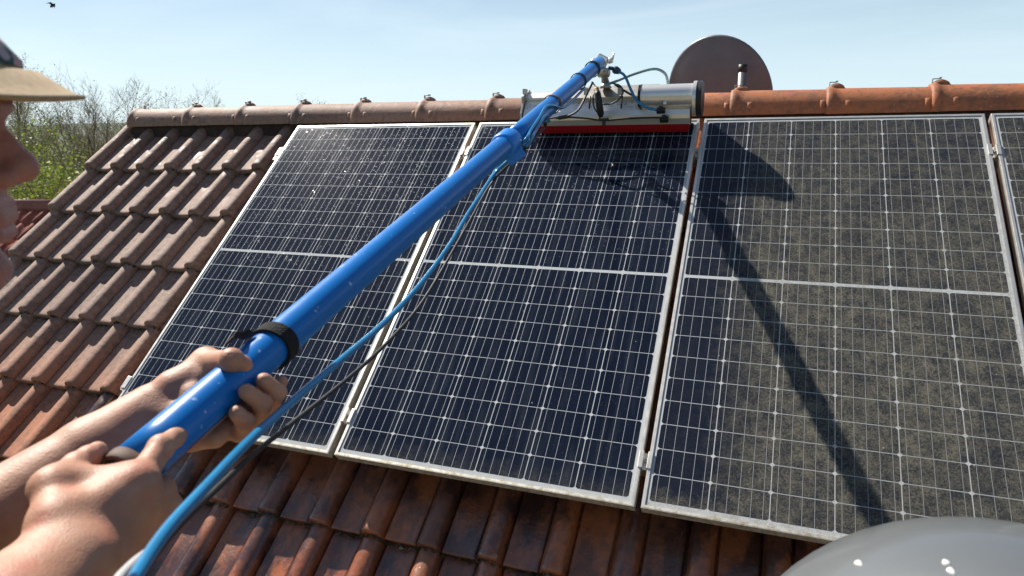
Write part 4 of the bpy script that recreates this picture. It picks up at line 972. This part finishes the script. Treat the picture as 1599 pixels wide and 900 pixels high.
# ---- trunk, upper arms, legs (mostly hidden under clothes)
sh_r = camv(-.60, .24, .26); neck = H([-.07, 0, -.17]); chest = (sh_l + sh_r) / 2 + np.array([0, 0, -.12]); pel = chest + np.array([-.03, .0, -.43])
lat = (sh_l - sh_r); lat /= np.linalg.norm(lat)
FLOOR = HC[2] - 1.62
def trunk(S, g):
    S.cap(neck, (sh_l + sh_r) / 2, .058 + g * .4, .075 + g, .03); S.cap(sh_l * .86 + sh_r * .14, sh_r * .86 + sh_l * .14, .068 + g, .068 + g, .04)
    S.cap(chest + lat * .07, pel + lat * .05, .105 + g, .10 + g, .05); S.cap(chest - lat * .07, pel - lat * .05, .105 + g, .10 + g, .05)
def legs(S, g):
    S.cap(pel + lat * .06, pel - lat * .06, .112 + g, .112 + g, .04)
    for s in (-1, 1):
        hp = pel + lat * .09 * s - np.array([0, 0, .05]); kn = np.array([hp[0] + .03, hp[1], (hp[2] + FLOOR) / 2 + .02]); an = np.array([hp[0] - .02 + s * .01, hp[1] + s * .02, FLOOR + .09])
        S.cap(hp, kn, .088 + g, .058 + g, .03); S.cap(kn, an, .058 + g, .040 + g * 1.5, .02)
lo = np.minimum.reduce([sh_l, sh_r, el_l, el_r, pel, [pel[0], pel[1], FLOOR]]) - .2; hi = np.maximum.reduce([sh_l, sh_r, el_l, el_r, neck, pel]) + .2
T = SDF(lo, hi, .011); trunk(T, 0); legs(T, 0); T.cap(sh_l, el_l, .052, .046, .02); T.cap(sh_r, el_r, .052, .042, .02)
tv, tq = T.mesh(); bv, bq = B.mesh(); av, aq = A.mesh()
person = empty('person', Matrix.Translation(Vector((pel[0], pel[1], FLOOR)))); PI_ = np.array([pel[0], pel[1], FLOOR])
tag(person, 'person in a straw hat seen in profile, gripping the blue pole with both bare hands', 'person')
def from_arrays(name, vs, qs, mat, parent, sm_it=0):
    me = bpy.data.meshes.new(name); me.from_pydata((vs - PI_).tolist(), [], qs.tolist()); me.materials.append(mat)
    me.polygons.foreach_set('use_smooth', [True] * len(me.polygons)); me.update(); o = bpy.data.objects.new(name, me); col.objects.link(o); o.parent = parent
    if sm_it:
        md = o.modifiers.new('smooth', 'SMOOTH'); md.factor = .5; md.iterations = sm_it
    return o
V_ = [tv, bv, av, hv]; Q_ = [tq, bq, aq, hq]; offs = np.cumsum([0] + [len(v) for v in V_[:-1]])
bo_ = from_arrays('body', np.concatenate(V_), np.concatenate([q + o_ for q, o_ in zip(Q_, offs)]), M['skin'], person, 2)
bo_.data.materials.append(skin_mat('ruddy_skin', (.36, .145, .11), (.43, .19, .14), (.40, .10, .08)))
mi_ = np.zeros(sum(len(q) for q in Q_), np.int32); mi_[-len(hq):] = 1; bo_.data.polygons.foreach_set('material_index', mi_)
S2 = SDF(lo, hi, .011); trunk(S2, .012); S2.cap(sh_l, sh_l * .45 + el_l * .55, .064, .062, .02); S2.cap(sh_r, sh_r * .5 + el_r * .5, .064, .060, .02); S2.ell(H([-.04, 0, -.10]), [.10, .09, .10], .01, sub=True)
v, q = S2.mesh(); from_arrays('shirt', v, q, M['shirt'], person, 3)
S3 = SDF(lo, hi, .011); legs(S3, .014); v, q = S3.mesh(); from_arrays('trousers', v, q, M['trouser'], person, 3)
def ploc(mb, name, mat, parent=person):
    mb.v = [tuple(np.array(p) - PI_) for p in mb.v]; return mb.build(name, mat, parent)
for s in (-1, 1):
    mb = MB(); c = np.array([pel[0] + s * .01, pel[1], FLOOR]) + lat * .09 * s
    mb.tube([c + np.array([-.09, 0, .045]), c + np.array([-.07, 0, .05]), c + np.array([0, 0, .055]), c + np.array([.08, 0, .042]), c + np.array([.16, 0, .034]), c + np.array([.185, 0, .03])], [.030, .042, .048, .045, .034, .018], 14); ploc(mb, 'shoe', M['black'])
def nail(c, along, nrm, w, l, name='fingernail'):
    along = along / np.linalg.norm(along); nrm = nrm - along * nrm.dot(along); nrm /= np.linalg.norm(nrm); sd = np.cross(along, nrm); mb = MB(); N1 = 8; vs = []
    for i in range(N1 + 1):
        for j in range(N1 + 1):
            a = (i / N1 - .5) * 2; b = (j / N1 - .5) * 2; wd = w * (1 - .25 * max(0, -a) ** 2 - .35 * max(0, a - .5) ** 2)
            vs.append(c + along * l * a * math.sqrt(max(0, 1 - .25 * b * b)) + sd * wd * b - nrm * (b * b * w * .42 + .0006 * a * a))
    mb.add(vs, [(i * (N1 + 1) + j, i * (N1 + 1) + j + 1, (i + 1) * (N1 + 1) + j + 1, (i + 1) * (N1 + 1) + j) for i in range(N1) for j in range(N1)], True); return ploc(mb, name, M['nail'])
def out_n(p, q): d = p - q; return d / np.linalg.norm(d)
nn_ = -FWD * .8 - DOWN * .35 + RIGHT * .45; nl = tpx * .75 + ip * .25 + nn_ / np.linalg.norm(nn_) * .0103; nail(nl, tpx - ip, nn_, .0072, .0078)
nn_ = -FWD * .7 - DOWN * .5 - RIGHT * .2; nn_ = -FWD * .75 - DOWN * .05 + RIGHT * .5; nail(Ti * .80 + Di * .20 + nn_ / np.linalg.norm(nn_) * .0095, Ti - Di, nn_, .0062, .0070)
nn_ = -FWD * .5 - DOWN * .8; nail(Tt * .8 + It * .2 + nn_ / np.linalg.norm(nn_) * .0096, Tt - It, nn_, .0066, .0074)
for s in (-1, 1):
    mb = MB(); c = H([.0815, s * .031, .006]); mb.tube([c - hx * .0105, c - hx * .008, c, c + hx * .007, c + hx * .0100], [.004, .0085, .0115, .0090, .003], 14); ploc(mb, 'eye', M['eye'])
# hair at the back and sides
mb = MB(); rg = random.Random(4)
for i in range(2600):
    a = rg.uniform(.55, 2 * math.pi - .55); zz = rg.uniform(-.07, .06); d = np.array([math.cos(a), math.sin(a), 0]); p = np.array([-.012 + .100 * d[0], .077 * d[1], zz]) * np.array([1, 1, 1]);
    if p[0] > .035: continue
    if zz < -.01 and p[0] > -.02: continue
    k_ = math.sqrt(max(.2, 1 - ((zz - .04) / .125) ** 2)); p[0] = -.012 + (p[0] + .012) * k_; p[1] *= k_; q = p + np.array([d[0] * .006, d[1] * .006, -.022]); w = np.array([-d[1], d[0], 0]) * .0012
    mb.add([H(p - w), H(p + w), H(q + w * .4), H(q - w * .4)], [(0, 1, 2, 3)])
ploc(mb, 'hair', M['hair'])
# grey stubble on chin and cheek
mb = MB()
sel = hv[(np.arange(len(hv)) % 3 == 0)]; loc = (sel - HC) @ HB
for p, l in zip(sel, loc):
    if l[2] < -.045 and l[2] > -.125 and l[0] > .0 and rg.random() < .55 and not (abs(l[1]) < .02 and -.078 < l[2] < -.052 and l[0] > .085):
        d = p - H([.02, 0, -.06]); d /= np.linalg.norm(d); w = np.cross(d, hz) * .0004; e_ = d * .0035 - hz * .002; mb.add([p - w, p + w, p + e_], [(0, 1, 2)])
ploc(mb, 'stubble', simple('grey_stubble', (.45, .42, .40), .8))
# straw hat: brim and crown, with the dark green band
def lathe_h(prof, name, mat, parent, dip=.0, tiltf=.0):
    mb = MB(); N = 72; vs = []
    for (r, z) in prof:
        for k in range(N):
            a = 2 * math.pi * k / N; rx = r * 1.10; wv = .004 * math.sin(3 * a + 1) * (r > .12)
            vs.append(H([-.012 + rx * math.cos(a), r * .95 * math.sin(a), z + wv - tiltf * math.cos(a) * r + dip * 0]))
    mb.add(vs, [(i * N + k, i * N + (k + 1) % N, (i + 1) * N + (k + 1) % N, (i + 1) * N + k) for i in range(len(prof) - 1) for k in range(N)], True)
    return ploc(mb, name, mat, parent)
hat = empty('straw_hat'); hat.parent = person
def hrel(o): return o
hatp = [(.1520, .0380), (.1510, .0365), (.145, .0375), (.134, .0430), (.123, .0500), (.115, .0545), (.112, .0545), (.112, .0585), (.116, .0580), (.124, .0540), (.135, .0470), (.146, .0405), (.1530, .0395), (.1520, .0380)]
b_ = lathe_h(hatp, 'brim', M['straw'], hat, tiltf=.03)
lathe_h([(.1155, .054), (.1130, .063), (.102, .076), (.091, .089), (.080, .103), (.066, .118), (.048, .130), (.026, .137), (.001, .139)], 'crown', M['straw'], hat, tiltf=.03)
lathe_h([(.1155, .0595), (.1150, .0645), (.104, .0780), (.093, .0910), (.082, .1050), (.078, .1050)], 'hat_band', M['band'], hat, tiltf=.03)
# ------------------------------------------------------------------ deck the person and the drum stand on
dk = empty('work_platform'); py_ = (pel[1] + LOC[1]) / 2 - .15; ycut = W(0, V1 + .12, 0)[1]
dk.matrix_world = Matrix.Translation((2.2, 0, 0)); tag(dk, 'timber scaffold deck outside the eave, under the person and the grey dome', 'platform')
mb = MB(); 
for k in range(9):
    y = ycut - .12 - k * .245; mb.box((0, y, FLOOR - .02), (4.6, .235, .04), bev=.004)
mb.build('deck', M['wood'], dk)
for x in (-2.2, 0, 2.2):
    for y in (ycut - .05, ycut - 2.15):
        mb = MB(); mb.tube([(x, y, 0), (x, y, FLOOR - .042)], .024, 10); mb.build('post', M['mast'], dk)
# let the drum reach the deck
dz = (cc[2] - .55 - .05) - FLOOR
mb = MB(); mb.tube([(0, 0, -.05 - dz), (0, 0, -.052)], .20, 24); mb.build('stand', M['tin'], dm)

# ------------------------------------------------------------------ moss caught under the tile edges
mb = MB(); rg = random.Random(11)
for i in range(1500):
    r_ = rg.choice((5, 5, 5, 4, 3, 2, 1, 0)); vf = V0 + (r_ + 1) * COURSE; u = rg.uniform(-1.5, 3.0) if r_ < 4 else rg.gauss(1.3, .8)
    if r_ < 5 and u > -.05 and vf < 1.85: u = rg.uniform(-1.5, -.05)
    w = (u - UPH) / PITCH; w = (w - round(w)) * PITCH; hh = .045 * math.sqrt(max(0, 1 - (w / .045) ** 2)) if abs(w) < .045 else 0
    c = np.array([u, -(vf + rg.uniform(-.001, .008)), ROOF_N - .045 + hh * .85 - .024 + rg.uniform(-.008, .006)]); sz = rg.uniform(.002, .0065)
    P = [c + sz * np.array([rg.gauss(0, 1.1), rg.gauss(0, .5), rg.gauss(0, .6)]) for _ in range(5)]; mb.add(P, [(0, 1, 2), (0, 2, 3), (0, 3, 1), (4, 2, 1), (4, 3, 2), (4, 1, 3)])
t = NT('moss'); g_ = t.n('ShaderNodeNewGeometry'); t.set(base=t.ramp(g_.outputs['Random Per Island'], (0, (.020, .024, .012)), (.8, (.05, .055, .025)), (1., (.22, .25, .16))), rough=1.)
o = mb.build('moss', t.m, None, RF); tag(o, 'crumbs of dark moss caught along the front edges of the tiles', 'moss', kind='stuff')
